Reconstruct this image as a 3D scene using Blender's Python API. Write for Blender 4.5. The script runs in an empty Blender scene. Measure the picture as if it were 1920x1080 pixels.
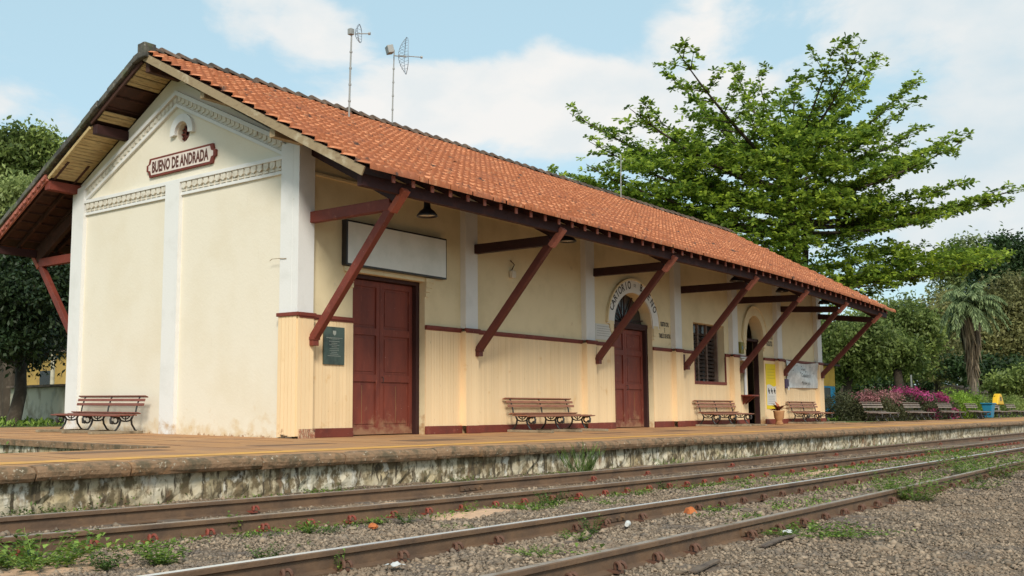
import bpy, math, random
import numpy as np
from mathutils import Vector, Matrix
random.seed(7); rng = np.random.default_rng(7)
C = bpy.context.scene.collection
R = math.radians
# ------------------------------------------------------------------ camera
YAW, PITCH, ROLL, FPX = 0.7159657, 0.1102052, 0.0039613, 1915.145
CAMP = np.array([-12.34433, -13.0534, 0.59371])
def cam_basis():
    f = np.array([math.cos(YAW)*math.cos(PITCH), math.sin(YAW)*math.cos(PITCH), math.sin(PITCH)])
    r = np.array([math.sin(YAW), -math.cos(YAW), 0.]); u = np.cross(r, f)
    return math.cos(ROLL)*r+math.sin(ROLL)*u, -math.sin(ROLL)*r+math.cos(ROLL)*u, f
cr, cu, cf = cam_basis()
cd = bpy.data.cameras.new('camera'); cam = bpy.data.objects.new('camera', cd); C.objects.link(cam)
cd.sensor_width = 36; cd.lens = FPX/1920*36; cd.shift_x = 217.25/1920; cd.shift_y = 6.67/1920
cd.clip_end = 3000; cd.clip_start = 0.1
mw = Matrix.Identity(4)
for i in range(3):
    mw[i][0] = cr[i]; mw[i][1] = cu[i]; mw[i][2] = -cf[i]; mw[i][3] = CAMP[i]
cam.matrix_world = mw
bpy.context.scene.camera = cam
sc = bpy.context.scene
sc.view_settings.view_transform = 'Standard'; sc.view_settings.look = 'None'
sc.view_settings.exposure = 0.82; sc.view_settings.gamma = 1
# ------------------------------------------------------------------ sun and sky
SUN_AZ = R(222)      # direction towards the sun, measured from +X towards +Y
SUN_EL = R(38)
sd = Vector((math.cos(SUN_AZ)*math.cos(SUN_EL), math.sin(SUN_AZ)*math.cos(SUN_EL), math.sin(SUN_EL)))
sl = bpy.data.lights.new('sun', 'SUN'); sl.energy = 2.0; sl.angle = R(14); sl.color = (1, .93, .82)
so = bpy.data.objects.new('sun', sl); C.objects.link(so)
so.rotation_euler = sd.to_track_quat('Z', 'Y').to_euler()
w = bpy.data.worlds.new('World'); sc.world = w; w.use_nodes = True
nt = w.node_tree; nt.nodes.clear()
def N(t, **k):
    n = nt.nodes.new(t)
    for a, b in k.items():
        if a == 'inp':
            for i, v in b.items(): n.inputs[i].default_value = v
        else: setattr(n, a, b)
    return n
def L(a, b): nt.links.new(a, b)
sky = N('ShaderNodeTexSky', sky_type='NISHITA', sun_disc=False, sun_elevation=SUN_EL, sun_rotation=math.pi/2-SUN_AZ,
        air_density=1.0, dust_density=1.5, ozone_density=1.0)
tc = N('ShaderNodeTexCoord')
mp = N('ShaderNodeMapping'); mp.inputs['Scale'].default_value = (1, 1, 1.9); L(tc.outputs['Generated'], mp.inputs[0])
n1 = N('ShaderNodeTexNoise', inp={'Scale': 5.0, 'Detail': 9.0, 'Roughness': .58, 'Distortion': .25}); L(mp.outputs[0], n1.inputs['Vector'])
n2 = N('ShaderNodeTexNoise', inp={'Scale': 11.0, 'Detail': 6.0, 'Roughness': .55}); L(mp.outputs[0], n2.inputs['Vector'])
def vm(op, a, b=None):
    n = N('ShaderNodeVectorMath', operation=op); L(a, n.inputs[0])
    if b is not None: n.inputs[1].default_value = b
    return n
def ma(op, a, b=None, c=None, clamp=False):
    n = N('ShaderNodeMath', operation=op, use_clamp=clamp)
    for i, v in enumerate((a, b, c)):
        if v is None: continue
        if isinstance(v, (int, float)): n.inputs[i].default_value = v
        else: L(v, n.inputs[i])
    return n.outputs[0]
def blob(d, r, s=1.0):
    """soft cloud bank round a sky direction d, r in radians"""
    sub = vm('SUBTRACT', mp.outputs[0], (d[0], d[1], d[2]*1.9))
    ln = N('ShaderNodeVectorMath', operation='LENGTH'); L(sub.outputs[0], ln.inputs[0])
    return ma('MULTIPLY', ma('SUBTRACT', 1.0, ma('DIVIDE', ln.outputs['Value'], r), None, True), s)
blobs = [((.708, .646, .262), .17, 1.15), ((.81, .50, .29), .19, 1.3), ((.85, .40, .345), .15, 1.25), ((.878, .39, .27), .2, 1.2),
         ((.76, .60, .27), .13, 1.0), ((.92, .28, .34), .17, .75), ((.95, .15, .32), .2, .8), ((.655, .672, .345), .10, 1.05), ((.60, .717, .352), .085, 1.0), ((.43, .86, .27), .05, .5), ((.93, .30, .20), .30, 1.0), ((.97, .18, .25), .3, .95),
         ((.66, .70, .22), .17, .9), ((.72, .63, .30), .09, 1.0), ((.50, .84, .25), .06, .35), ((-.6, -.3, .5), .6, 1.2), ((.2, -.8, .4), .5, 1.1), ((0, .2, .95), .7, .9), ((-.9, .5, .3), .4, 1.0)]
acc = None
for d, r, s in blobs:
    b = blob(d, r, s); acc = b if acc is None else ma('MAXIMUM', acc, b)
for d, r, s in [((.812, .462, .356), .10, 1.0), ((.752, .56, .35), .07, .8), ((.55, .76, .33), .08, .5)]:
    acc = ma('SUBTRACT', acc, blob(d, r, s))
raw = ma('ADD', acc, ma('MULTIPLY', ma('SUBTRACT', n1.outputs['Fac'], .5), 3.0))
mask = N('ShaderNodeMapRange', interpolation_type='SMOOTHSTEP', inp={'From Min': .16, 'From Max': .70}); L(raw, mask.inputs[0])
shade = N('ShaderNodeMapRange', inp={'From Min': .35, 'From Max': .75, 'To Min': 0.0, 'To Max': 1.0}); L(n2.outputs['Fac'], shade.inputs[0])
lit = ma('MAXIMUM', blob((.76, .58, .27), .32, 1.9), blob((.87, .36, .33), .16, 1.5))
lit = ma('ADD', ma('MULTIPLY', ma('MINIMUM', lit, 1.0), .55), ma('MULTIPLY', shade.outputs[0], .75), None, True)
ccol = N('ShaderNodeMix', data_type='RGBA'); L(lit, ccol.inputs[0])
ccol.inputs[6].default_value = (.47, .55, .59, 1); ccol.inputs[7].default_value = (.65, .645, .63, 1)
# pale humid air mixed into the blue
sm = N('ShaderNodeMix', data_type='RGBA', blend_type='MULTIPLY'); sm.inputs[0].default_value = 1
L(sky.outputs[0], sm.inputs[6]); sm.inputs[7].default_value = (.10, .10, .10, 1)
veil = N('ShaderNodeMix', data_type='RGBA'); veil.inputs[0].default_value = .62; L(sm.outputs[2], veil.inputs[6]); veil.inputs[7].default_value = (.45, .64, .69, 1)
mx = N('ShaderNodeMix', data_type='RGBA'); L(mask.outputs[0], mx.inputs[0]); L(veil.outputs[2], mx.inputs[6]); L(ccol.outputs[2], mx.inputs[7])
bg = N('ShaderNodeBackground'); L(mx.outputs[2], bg.inputs[0]); bg.inputs[1].default_value = 0.80
out = N('ShaderNodeOutputWorld'); L(bg.outputs[0], out.inputs[0])
# ------------------------------------------------------------------ materials
def mat(name, base, rough=.8, layers=(), rnd=0.0, bump=0.0, bscale=40, bstretch=(1, 1, 1), metal=0.0, spec=.3, trans=0.0, hue=None):
    """layers: (colour, noise scale, lo, hi, stretch, detail[, zlo, zhi])  - stains and wear of their own shape"""
    m = bpy.data.materials.new(name); m.use_nodes = True; t = m.node_tree; t.nodes.clear()
    def n(ty, **k):
        x = t.nodes.new(ty)
        for a, b in k.items():
            if a == 'inp':
                for i, v in b.items(): x.inputs[i].default_value = v
            else: setattr(x, a, b)
        return x
    o = n('ShaderNodeOutputMaterial'); p = n('ShaderNodeBsdfPrincipled', inp={'Roughness': rough, 'Metallic': metal, 'Specular IOR Level': spec})
    co = n('ShaderNodeTexCoord'); geo = n('ShaderNodeNewGeometry'); col = None
    rgb = n('ShaderNodeRGB'); rgb.outputs[0].default_value = (*base, 1); col = rgb.outputs[0]
    if rnd:
        at = n('ShaderNodeAttribute', attribute_name='Col')
        mr = n('ShaderNodeMapRange', inp={'To Min': 1-rnd, 'To Max': 1+rnd}); t.links.new(at.outputs['Fac'], mr.inputs[0])
        if hue is not None:
            hm = n('ShaderNodeMix', data_type='RGBA'); t.links.new(at.outputs['Fac'], hm.inputs[0]); t.links.new(col, hm.inputs[6]); hm.inputs[7].default_value = (*hue, 1); col = hm.outputs[2]
        mm = n('ShaderNodeVectorMath', operation='SCALE'); t.links.new(col, mm.inputs[0]); t.links.new(mr.outputs[0], mm.inputs['Scale']); col = mm.outputs[0]
    for ly in layers:
        c2, s, lo, hi, st, de = ly[:6]
        mpn = n('ShaderNodeMapping'); mpn.inputs['Scale'].default_value = st; t.links.new(geo.outputs['Position'], mpn.inputs[0])
        nz = n('ShaderNodeTexNoise', inp={'Scale': s, 'Detail': de, 'Roughness': .62}); t.links.new(mpn.outputs[0], nz.inputs['Vector'])
        src = nz.outputs['Fac']
        if len(ly) > 6:   # concentrated between heights
            sx = n('ShaderNodeSeparateXYZ'); t.links.new(geo.outputs['Position'], sx.inputs[0])
            zr = n('ShaderNodeMapRange', inp={'From Min': ly[6], 'From Max': ly[7], 'To Min': .35, 'To Max': 0.0}); t.links.new(sx.outputs['Z'], zr.inputs[0])
            ad = n('ShaderNodeMath', operation='ADD'); t.links.new(src, ad.inputs[0]); t.links.new(zr.outputs[0], ad.inputs[1]); src = ad.outputs[0]
        mr = n('ShaderNodeMapRange', inp={'From Min': lo, 'From Max': hi}); t.links.new(src, mr.inputs[0])
        mi = n('ShaderNodeMix', data_type='RGBA'); t.links.new(mr.outputs[0], mi.inputs[0]); t.links.new(col, mi.inputs[6]); mi.inputs[7].default_value = (*c2, 1); col = mi.outputs[2]
    t.links.new(col, p.inputs['Base Color'])
    if bump:
        mpn = n('ShaderNodeMapping'); mpn.inputs['Scale'].default_value = bstretch; t.links.new(geo.outputs['Position'], mpn.inputs[0])
        nb = n('ShaderNodeTexNoise', inp={'Scale': bscale, 'Detail': 6, 'Roughness': .6}); t.links.new(mpn.outputs[0], nb.inputs['Vector'])
        bn = n('ShaderNodeBump', inp={'Strength': bump, 'Distance': .02}); t.links.new(nb.outputs['Fac'], bn.inputs['Height']); t.links.new(bn.outputs[0], p.inputs['Normal'])
    if trans:
        tr = n('ShaderNodeBsdfTranslucent'); t.links.new(col, tr.inputs[0]); ms = n('ShaderNodeMixShader'); ms.inputs[0].default_value = trans
        t.links.new(p.outputs[0], ms.inputs[1]); t.links.new(tr.outputs[0], ms.inputs[2]); t.links.new(ms.outputs[0], o.inputs[0])
    else: t.links.new(p.outputs[0], o.inputs[0])
    return m
one = (1, 1, 1)
STREAK = (6, 6, .5)
M = {}
M['cream'] = mat('cream_paint', (.73, .62, .40), .85, [((.62, .52, .32), 1.2, .45, .75, one, 5), ((.54, .46, .31), 3, .68, .95, STREAK, 6), ((.42, .25, .12), 5, .66, .9, one, 6, .0, .5), ((.46, .39, .28), 2.4, .66, .78, (1, 1, 1.3), 9), ((.15, .11, .08), 30, .775, .80, one, 3)], bump=.15, bscale=25)
M['gable'] = mat('pale_cream_paint', (.74, .685, .565), .85, [((.69, .62, .48), .8, .45, .8, one, 5), ((.55, .49, .38), 3, .66, .95, STREAK, 5), ((.62, .47, .27), 4, .72, 1.0, one, 6, .0, .7), ((.34, .18, .09), 9, .84, .96, one, 6, 0, .22), ((.40, .36, .30), 2.2, .70, .80, (1, 1, 1.4), 9), ((.12, .10, .08), 30, .775, .80, (1, 1, 1), 3)], bump=.2, bscale=18)
M['white'] = mat('white_paint', (.72, .72, .70), .8, [((.62, .62, .59), 2, .5, .85, one, 5), ((.42, .38, .32), 12, .72, .8, one, 6), ((.50, .36, .22), 5, .72, .95, one, 6, 0, .6)], bump=.15, bscale=22)
M['carve'] = mat('carved_plaster', (.66, .62, .53), .85, [((.40, .35, .27), 6, .5, .75, one, 6)], bump=.3, bscale=30)
M['dado'] = mat('ochre_board_paint', (.80, .60, .36), .7, [((.74, .52, .28), 1.0, .5, .8, (1, 1, .6), 5), ((.48, .31, .15), 7, .68, .82, (6, 6, .6), 6), ((.20, .12, .07), 8, .70, .735, (7, 7, .7), 5), ((.62, .36, .14), 2.5, .62, .8, one, 6), ((.38, .19, .09), 7, .86, .98, one, 6, 0.05, .4)], rnd=.05, bump=.1, bscale=50, bstretch=(4, 4, .6))
M['groove'] = mat('board_gap', (.25, .15, .07), .9)
M['maroon'] = mat('maroon_paint', (.18, .040, .026), .6, [((.11, .03, .022), 2, .45, .75, one, 6), ((.28, .085, .055), 5, .58, .78, one, 7), ((.50, .36, .30), 22, .69, .73, (1, 1, 2), 4)], bump=.12, bscale=30)
M['doorred'] = mat('door_paint', (.20, .046, .028), .55, [((.12, .032, .024), 1.5, .42, .72, (2, 2, .6), 6), ((.30, .085, .05), 4, .58, .8, (3, 3, .7), 7), ((.52, .40, .33), 20, .72, .745, (1, 1, 1.5), 4), ((.30, .16, .09), 5, .66, .9, one, 6, 0, .6)], bump=.08, bscale=40, bstretch=(5, 5, .6))
M['crest'] = mat('worn_metal', (.30, .32, .28), .4)
M['capred'] = mat('sunlit_cap_maroon', (.36, .095, .055), .7, [((.22, .06, .04), 5, .5, .75, one, 5)], bump=.15)  # brighter red for the first cap, sunlight put into the colour
M['darkred'] = mat('dark_maroon', (.042, .015, .013), .65, [((.03, .012, .012), 3, .45, .7, one, 5), ((.11, .035, .027), 6, .64, .82, one, 5)], bump=.15)
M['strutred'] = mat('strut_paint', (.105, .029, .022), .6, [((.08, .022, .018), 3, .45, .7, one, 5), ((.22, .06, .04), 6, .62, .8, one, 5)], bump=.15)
M['joint'] = mat('paving_joint', (.20, .115, .065), .95)
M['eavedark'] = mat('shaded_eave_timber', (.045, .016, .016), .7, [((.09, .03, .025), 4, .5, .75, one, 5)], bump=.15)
M['pinkandlit'] = mat('pink_and_lit_ends', (.42, .15, .11), .6, [((.15, .05, .04), 5, .5, .8, one, 5)], bump=.1)  # pink timber tone; on rafter ends and caps it also carries light
M['tan'] = mat('old_cream_wood', (.33, .25, .15), .8, [((.22, .15, .09), 6, .52, .75, (1, 1, 3), 6), ((.55, .48, .34), 3, .55, .75, one, 5)], rnd=.12, bump=.2)
M['soffit'] = mat('soffit_boards', (.50, .38, .19), .8, [((.10, .07, .045), 5, .56, .66, (.5, 4, 4), 6), ((.38, .27, .13), 3, .45, .7, (1, 4, 4), 6)], rnd=.12, bump=.15)
M['tile'] = mat('clay_tile', (.42, .132, .053), .9, [((.31, .105, .052), 1.0, .48, .72, one, 6), ((.075, .045, .035), 3.2, .58, .68, (1, 1.5, 1.5), 9), ((.58, .29, .15), 9, .56, .78, one, 6), ((.05, .04, .035), 12, .66, .72, one, 5)], rnd=.24, hue=(.55, .225, .11), bump=.3, bscale=30)
M['tileold'] = mat('mossy_clay_tile', (.16, .11, .08), .95, [((.07, .06, .05), 3, .42, .65, one, 6), ((.26, .20, .15), 8, .58, .75, one, 5)], rnd=.3, bump=.5, bscale=20)
M['verge'] = mat('mossy_mortar', (.13, .12, .10), .95, [((.05, .05, .045), 4, .40, .6, one, 7), ((.30, .28, .24), 9, .6, .72, one, 6), ((.10, .12, .06), 2.5, .52, .7, one, 5)], bump=.9, bscale=14)
M['darkwood'] = mat('dark_roof_timber', (.06, .028, .02), .8, [((.12, .05, .035), 4, .5, .75, one, 5)], bump=.2)
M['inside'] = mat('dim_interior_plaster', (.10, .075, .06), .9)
M['floor'] = mat('ochre_platform_paving', (.44, .23, .10), .9, [((.30, .17, .10), 1.1, .46, .70, one, 7), ((.52, .31, .15), .5, .50, .75, one, 6), ((.20, .13, .08), 5, .60, .76, one, 7), ((.50, .36, .24), 9, .64, .78, one, 6)], bump=.35, bscale=20)
M['coping'] = mat('weathered_coping', (.25, .155, .09), .95, [((.12, .09, .055), 7, .46, .62, one, 8), ((.42, .36, .27), 22, .62, .68, one, 4), ((.42, .22, .10), 2, .58, .75, one, 5)], bump=.9, bscale=18)
M['limewash'] = mat('stained_limewash', (.56, .50, .38), .95, [((.38, .30, .17), 1.3, .45, .65, (1, 1, 1), 7), ((.17, .13, .075), 5, .47, .56, (1.2, 1.2, .8), 9), ((.09, .07, .045), 4.2, .53, .60, (3.2, 3.2, .6), 9), ((.64, .60, .51), 5, .57, .64, (1, 1, .6), 8), ((.24, .13, .07), 3, .60, .72, (1.6, 1.6, .5), 7), ((.12, .11, .05), 11, .60, .68, one, 5)], bump=.7, bscale=14)
M['yellowline'] = mat('worn_yellow_paint', (.68, .36, .085), .8, [((.48, .25, .10), 3, .47, .66, (1, 1.5, 1), 8)], bump=.2)
M['gravel'] = mat('ballast_ground', (.17, .125, .085), .98, [((.12, .085, .058), 22, .42, .6, one, 9), ((.30, .205, .13), .6, .48, .72, one, 5), ((.40, .30, .21), 45, .60, .70, one, 4), ((.13, .10, .075), 1.6, .60, .78, one, 7)], bump=1.0, bscale=45)
M['stone'] = mat('ballast_stone', (.25, .19, .135), .95, [((.14, .115, .095), 3, .48, .7, one, 4), ((.24, .175, .12), 1.2, .50, .72, one, 4)], rnd=.5)
M['soil'] = mat('lawn_ground', (.10, .13, .035), .95, [((.20, .15, .08), .7, .5, .68, one, 6), ((.06, .09, .02), 3, .45, .7, one, 6)], bump=.8, bscale=20)
M['sand'] = mat('pinkish_sand', (.52, .34, .22), .95, [((.42, .25, .15), 3, .45, .7, one, 6)], bump=.5, bscale=50)
M['rail'] = mat('rusty_rail', (.165, .098, .056), .7, [((.10, .062, .04), 3, .42, .65, one, 7), ((.20, .115, .06), 5, .56, .76, (1, 1, 2), 6)], bump=.3, bscale=30, spec=.4)
M['railtop'] = mat('rail_running_surface', (.40, .33, .27), .45, [((.24, .16, .10), 4, .5, .7, one, 6)], metal=.35)
M['railshine'] = mat('polished_rail_head', (.80, .78, .76), .35, [((.60, .50, .42), 5, .6, .8, one, 5)], metal=.45)
M['clipred'] = mat('red_lead_clip', (.24, .055, .035), .65, [((.15, .06, .04), 20, .45, .65, one, 4)])
M['cliprust'] = mat('rusty_clip', (.13, .065, .042), .7, [((.09, .045, .03), 20, .5, .7, one, 4)])
M['sleeper'] = mat('weathered_sleeper', (.16, .12, .09), .95, [((.08, .06, .05), 5, .45, .65, (1, 5, 5), 6)], bump=.6)
M['bark'] = mat('bark', (.055, .042, .030), .95, [((.10, .08, .06), 6, .5, .7, (1, 1, .4), 6)], bump=.8, bscale=12)
M['palebark'] = mat('pale_bark', (.15, .125, .095), .95, [((.08, .065, .05), 4, .5, .7, (1, 1, 3), 6)], bump=.6, bscale=10)
M['slat'] = mat('varnished_slat', (.30, .125, .07), .5, [((.20, .08, .05), 4, .45, .7, (1, 6, 6), 5)], rnd=.12, bump=.1)
M['slatred'] = mat('red_painted_slat', (.21, .075, .05), .5, [((.17, .05, .035), 4, .45, .7, (6, 1, 6), 5)], rnd=.12)
M['slatgrey'] = mat('grey_weathered_slat', (.26, .205, .17), .7, [((.16, .12, .10), 4, .45, .7, one, 5)], rnd=.15)
M['iron'] = mat('cast_iron', (.022, .022, .022), .5, spec=.5)
M['block'] = mat('old_timber_block', (.32, .26, .175), .95, [((.13, .10, .065), 5, .45, .7, one, 6)], bump=.5)
M['black'] = mat('black_enamel', (.02, .02, .022), .4, spec=.5)
M['lampwhite'] = mat('lamp_enamel_inside', (.65, .60, .50), .5)
M['panel'] = mat('faded_sign_panel', (.78, .80, .76), .35, [((.64, .67, .62), 1.5, .45, .75, one, 4), ((.68, .70, .66), .9, .6, .8, one, 3)], spec=.5)
M['signcream'] = mat('sign_ground_paint', (.70, .62, .56), .7, [((.60, .48, .42), 6, .5, .75, one, 4)])
M['lettering'] = mat('brown_lettering', (.10, .035, .025), .6)
M['inkblack'] = mat('black_lettering', (.035, .03, .028), .6)
M['paper'] = mat('white_paper', (.60, .60, .57), .7, [((.58, .57, .54), 8, .5, .7, one, 4)])
M['yellow'] = mat('yellow_print', (.72, .55, .02), .6)
M['banner'] = mat('silver_banner', (.46, .48, .48), .45, [((.60, .61, .60), 4, .45, .6, one, 4), ((.30, .32, .33), 9, .64, .72, one, 3)], spec=.5)
M['plaque'] = mat('bronze_plaque', (.10, .125, .10), .28, [((.05, .055, .05), 3, .45, .65, one, 5)], metal=.6, spec=.5)
M['purple'] = mat('purple_box', (.055, .03, .07), .5)
M['clay'] = mat('terracotta_pot', (.42, .22, .10), .8, [((.30, .15, .07), 6, .5, .7, one, 5)], bump=.2)
M['bromeliad'] = mat('rust_leaf', (.30, .085, .035), .6, rnd=.4)
M['meter'] = mat('olive_box', (.22, .20, .03), .5)
M['steel'] = mat('galvanised_tube', (.34, .34, .32), .5, metal=.4)
M['mesh'] = mat('wire_grid', (.26, .32, .38), .5, metal=.2)
M['blue'] = mat('blue_plastic', (.02, .19, .33), .45)
M['bluewall'] = mat('blue_wall_paint', (.03, .27, .48), .8)
M['amber'] = mat('amber_wall_paint', (.62, .36, .06), .85, [((.50, .28, .05), 2, .5, .7, one, 4)])
M['yellowwall'] = mat('yellow_house_paint', (.62, .40, .12), .85, [((.36, .22, .10), 2, .55, .75, one, 5)])
M['greywall'] = mat('stained_grey_render', (.50, .46, .35), .95, [((.22, .18, .12), 2, .48, .68, one, 7), ((.42, .40, .34), 4, .55, .7, one, 5)], bump=.3)
M['housecream'] = mat('distant_cream_wall', (.50, .46, .33), .9)
M['darkglass'] = mat('dark_window', (.03, .028, .028), .25, spec=.5)
M['yellowplastic'] = mat('yellow_plastic', (.70, .42, .02), .45)
M['orange'] = mat('orange_clay_lump', (.48, .15, .045), .8, [((.34, .10, .04), 9, .5, .7, one, 4)], bump=.3)
def leafmat(name, a, b, rnd=.35, trans=.3): return mat(name, a, .55, rnd=rnd, hue=b, trans=trans, spec=.35)
M['leafbig'] = leafmat('almond_leaf', (.075, .19, .03), (.38, .46, .055), .5, .5)
M['leafdark'] = leafmat('dark_leaf', (.015, .040, .012), (.060, .105, .025), .4, .2)
M['leafmid'] = leafmat('mid_leaf', (.10, .155, .04), (.27, .33, .085), .4, .4)
M['leafpale'] = leafmat('pale_leaf', (.14, .19, .065), (.30, .35, .12), .35, .4)
M['leafolive'] = leafmat('olive_leaf', (.13, .135, .05), (.24, .235, .09), .35, .4)
M['leafhedge'] = leafmat('hedge_leaf', (.09, .18, .018), (.24, .36, .04), .35, .3)
M['leafbush'] = leafmat('bush_leaf', (.035, .05, .018), (.10, .10, .045), .4, .2)
M['bloom'] = leafmat('magenta_bract', (.42, .03, .15), (.60, .10, .32), .3, .35)
M['bloomfade'] = leafmat('faded_bract', (.30, .11, .13), (.42, .20, .20), .3, .3)
M['weed'] = leafmat('weed_leaf', (.085, .16, .025), (.24, .34, .06), .35, .35)
M['weeddark'] = leafmat('dark_weed_leaf', (.05, .10, .02), (.13, .20, .04), .35, .3)
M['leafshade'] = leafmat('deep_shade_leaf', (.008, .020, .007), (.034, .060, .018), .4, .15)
M['palmdead'] = leafmat('dead_palm_frond', (.10, .078, .05), (.18, .14, .09), .35, .15)
M['palmleaf'] = leafmat('palm_frond', (.11, .17, .07), (.26, .33, .15), .35, .3)
# ------------------------------------------------------------------ mesh helpers
class MB:
    def __init__(s): s.v = []; s.f = []; s.c = []; s.m = []; s.n = 0
    def add(s, vs, fs, col=None, mi=0):
        if col is None: col = random.random()
        k = s.n; s.v.extend(vs); s.n += len(vs)
        for f in fs: s.f.append([i+k for i in f]); s.c.append(col); s.m.append(mi)
    def box(s, x0, x1, y0, y1, z0, z1, col=None, mi=0):
        s.add([(x0, y0, z0), (x1, y0, z0), (x1, y1, z0), (x0, y1, z0), (x0, y0, z1), (x1, y0, z1), (x1, y1, z1), (x0, y1, z1)],
              [(0, 3, 2, 1), (4, 5, 6, 7), (0, 1, 5, 4), (1, 2, 6, 5), (2, 3, 7, 6), (3, 0, 4, 7)], col, mi)
    def beam(s, a, b, w, h, up=(0, 0, 1), col=None, mi=0):
        """box from a to b, w across, h along 'up'"""
        a = Vector(a); b = Vector(b); d = (b-a).normalized(); u = Vector(up); sd_ = d.cross(u).normalized(); u = sd_.cross(d).normalized()
        vs = []
        for p in (a, b):
            for i, j in ((-1, -1), (1, -1), (1, 1), (-1, 1)): vs.append(tuple(p+sd_*(i*w/2)+u*(j*h/2)))
        s.add(vs, [(3, 2, 1, 0), (4, 5, 6, 7), (0, 1, 5, 4), (1, 2, 6, 5), (2, 3, 7, 6), (3, 0, 4, 7)], col, mi)
    def tube(s, pts, rad, n=6, col=None, mi=0, cap=True):
        pts = [Vector(p) for p in pts]; k = len(pts)
        if not hasattr(rad, '__len__'): rad = [rad]*k
        vs = []; ref = None
        for i, p in enumerate(pts):
            d = (pts[min(i+1, k-1)]-pts[max(i-1, 0)]).normalized()
            if ref is None: ref = Vector((0, 0, 1)) if abs(d.z) < .9 else Vector((1, 0, 0))
            a = d.cross(ref)
            if a.length < 1e-4: a = d.orthogonal()
            a.normalize(); b = a.cross(d).normalized(); ref = b if abs(d.dot(b)) < .9 else ref
            for j in range(n):
                t = 2*math.pi*j/n; vs.append(tuple(p+(a*math.cos(t)+b*math.sin(t))*rad[i]))
        fs = [(i*n+j, i*n+(j+1) % n, (i+1)*n+(j+1) % n, (i+1)*n+j) for i in range(k-1) for j in range(n)]
        if cap: fs += [tuple(range(n))[::-1], tuple(range((k-1)*n, k*n))]
        s.add(vs, fs, col, mi)
    def prism(s, poly, fn, d0, d1, col=None, mi=0):
        """poly 2D (a,b) -> fn(a,b,depth)"""
        k = len(poly); vs = [fn(a, b, d0) for a, b in poly]+[fn(a, b, d1) for a, b in poly]
        s.add(vs, [tuple(range(k)), tuple(range(k, 2*k))[::-1]]+[(i, (i+1) % k, k+(i+1) % k, k+i) for i in range(k)], col, mi)
    def lathe(s, prof, c=(0, 0, 0), n=20, col=None, mi=0):
        vs = [(c[0]+r*math.cos(2*math.pi*j/n), c[1]+r*math.sin(2*math.pi*j/n), c[2]+z) for r, z in prof for j in range(n)]
        fs = [(i*n+j, i*n+(j+1) % n, (i+1)*n+(j+1) % n, (i+1)*n+j) for i in range(len(prof)-1) for j in range(n)]
        s.add(vs, fs, col, mi)
    def build(s, name, mats, parent=None, fix=True, bevel=0, smooth=False):
        me = bpy.data.meshes.new(name)
        off = Vector(parent['_org']) if parent is not None and '_org' in parent else Vector((0, 0, 0))
        v = np.array(s.v, float).reshape(-1, 3)-np.array(off)
        me.from_pydata(v.tolist(), [], s.f)
        if fix:
            import bmesh
            bm = bmesh.new(); bm.from_mesh(me); bmesh.ops.recalc_face_normals(bm, faces=bm.faces); bm.to_mesh(me); bm.free()
        mats = mats if isinstance(mats, (list, tuple)) else [mats]
        for m_ in mats: me.materials.append(M[m_] if isinstance(m_, str) else m_)
        if len(mats) > 1: me.polygons.foreach_set('material_index', s.m)
        at = me.color_attributes.new('Col', 'FLOAT_COLOR', 'CORNER')
        cnt = np.array([len(f) for f in s.f]); cc = np.repeat(np.array(s.c, float), cnt)
        arr = np.ones((len(cc), 4)); arr[:, :3] = cc[:, None]; at.data.foreach_set('color', arr.ravel())
        if smooth: me.polygons.foreach_set('use_smooth', [True]*len(me.polygons))
        o = bpy.data.objects.new(name, me); C.objects.link(o)
        if parent is not None:
            o.parent = parent
        if bevel:
            b = o.modifiers.new('bevel', 'BEVEL'); b.width = bevel; b.segments = 2; b.limit_method = 'ANGLE'
        return o
def tag(o, label, cat, group=None, kind=None):
    if label: o['label'] = label
    if cat: o['category'] = cat
    if group: o['group'] = group
    if kind: o['kind'] = kind
    return o
def thing(name, loc, label, cat, group=None, rz=0):
    o = bpy.data.objects.new(name, None); C.objects.link(o); o.location = loc; o.rotation_euler = (0, 0, rz); o.empty_display_size = .3
    o['_org'] = tuple(loc) if rz == 0 else (0, 0, 0)
    return tag(o, label, cat, group)
def kids(o): return [c for c in bpy.data.objects if c.parent == o]
def dup(root, loc, rz=0, label=None, group=None):
    r = root.copy(); C.objects.link(r); r.location = loc; r.rotation_euler = (0, 0, rz)
    if label: r['label'] = label
    if group: r['group'] = group
    for ch in kids(root):
        c = ch.copy(); C.objects.link(c); c.parent = r
        for g in kids(ch):
            d = g.copy(); C.objects.link(d); d.parent = c
    return r
def fastmesh(name, V, F, col, m, parent=None):
    """V (n,3) F (m,4) numpy quads, col per face"""
    me = bpy.data.meshes.new(name)
    off = np.array(parent['_org']) if parent is not None and '_org' in parent else 0
    V = V-off; k = F.shape[1]
    me.vertices.add(len(V)); me.vertices.foreach_set('co', V.astype(np.float32).ravel())
    me.loops.add(F.size); me.loops.foreach_set('vertex_index', F.astype(np.int32).ravel())
    me.polygons.add(len(F)); me.polygons.foreach_set('loop_start', np.arange(0, F.size, k, dtype=np.int32))
    me.update(calc_edges=True)
    me.materials.append(M[m] if isinstance(m, str) else m)
    at = me.color_attributes.new('Col', 'FLOAT_COLOR', 'CORNER')
    cc = np.repeat(col, k); arr = np.ones((len(cc), 4)); arr[:, :3] = cc[:, None]; at.data.foreach_set('color', arr.ravel())
    me.validate()
    o = bpy.data.objects.new(name, me); C.objects.link(o)
    if parent is not None: o.parent = parent
    return o
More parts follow.
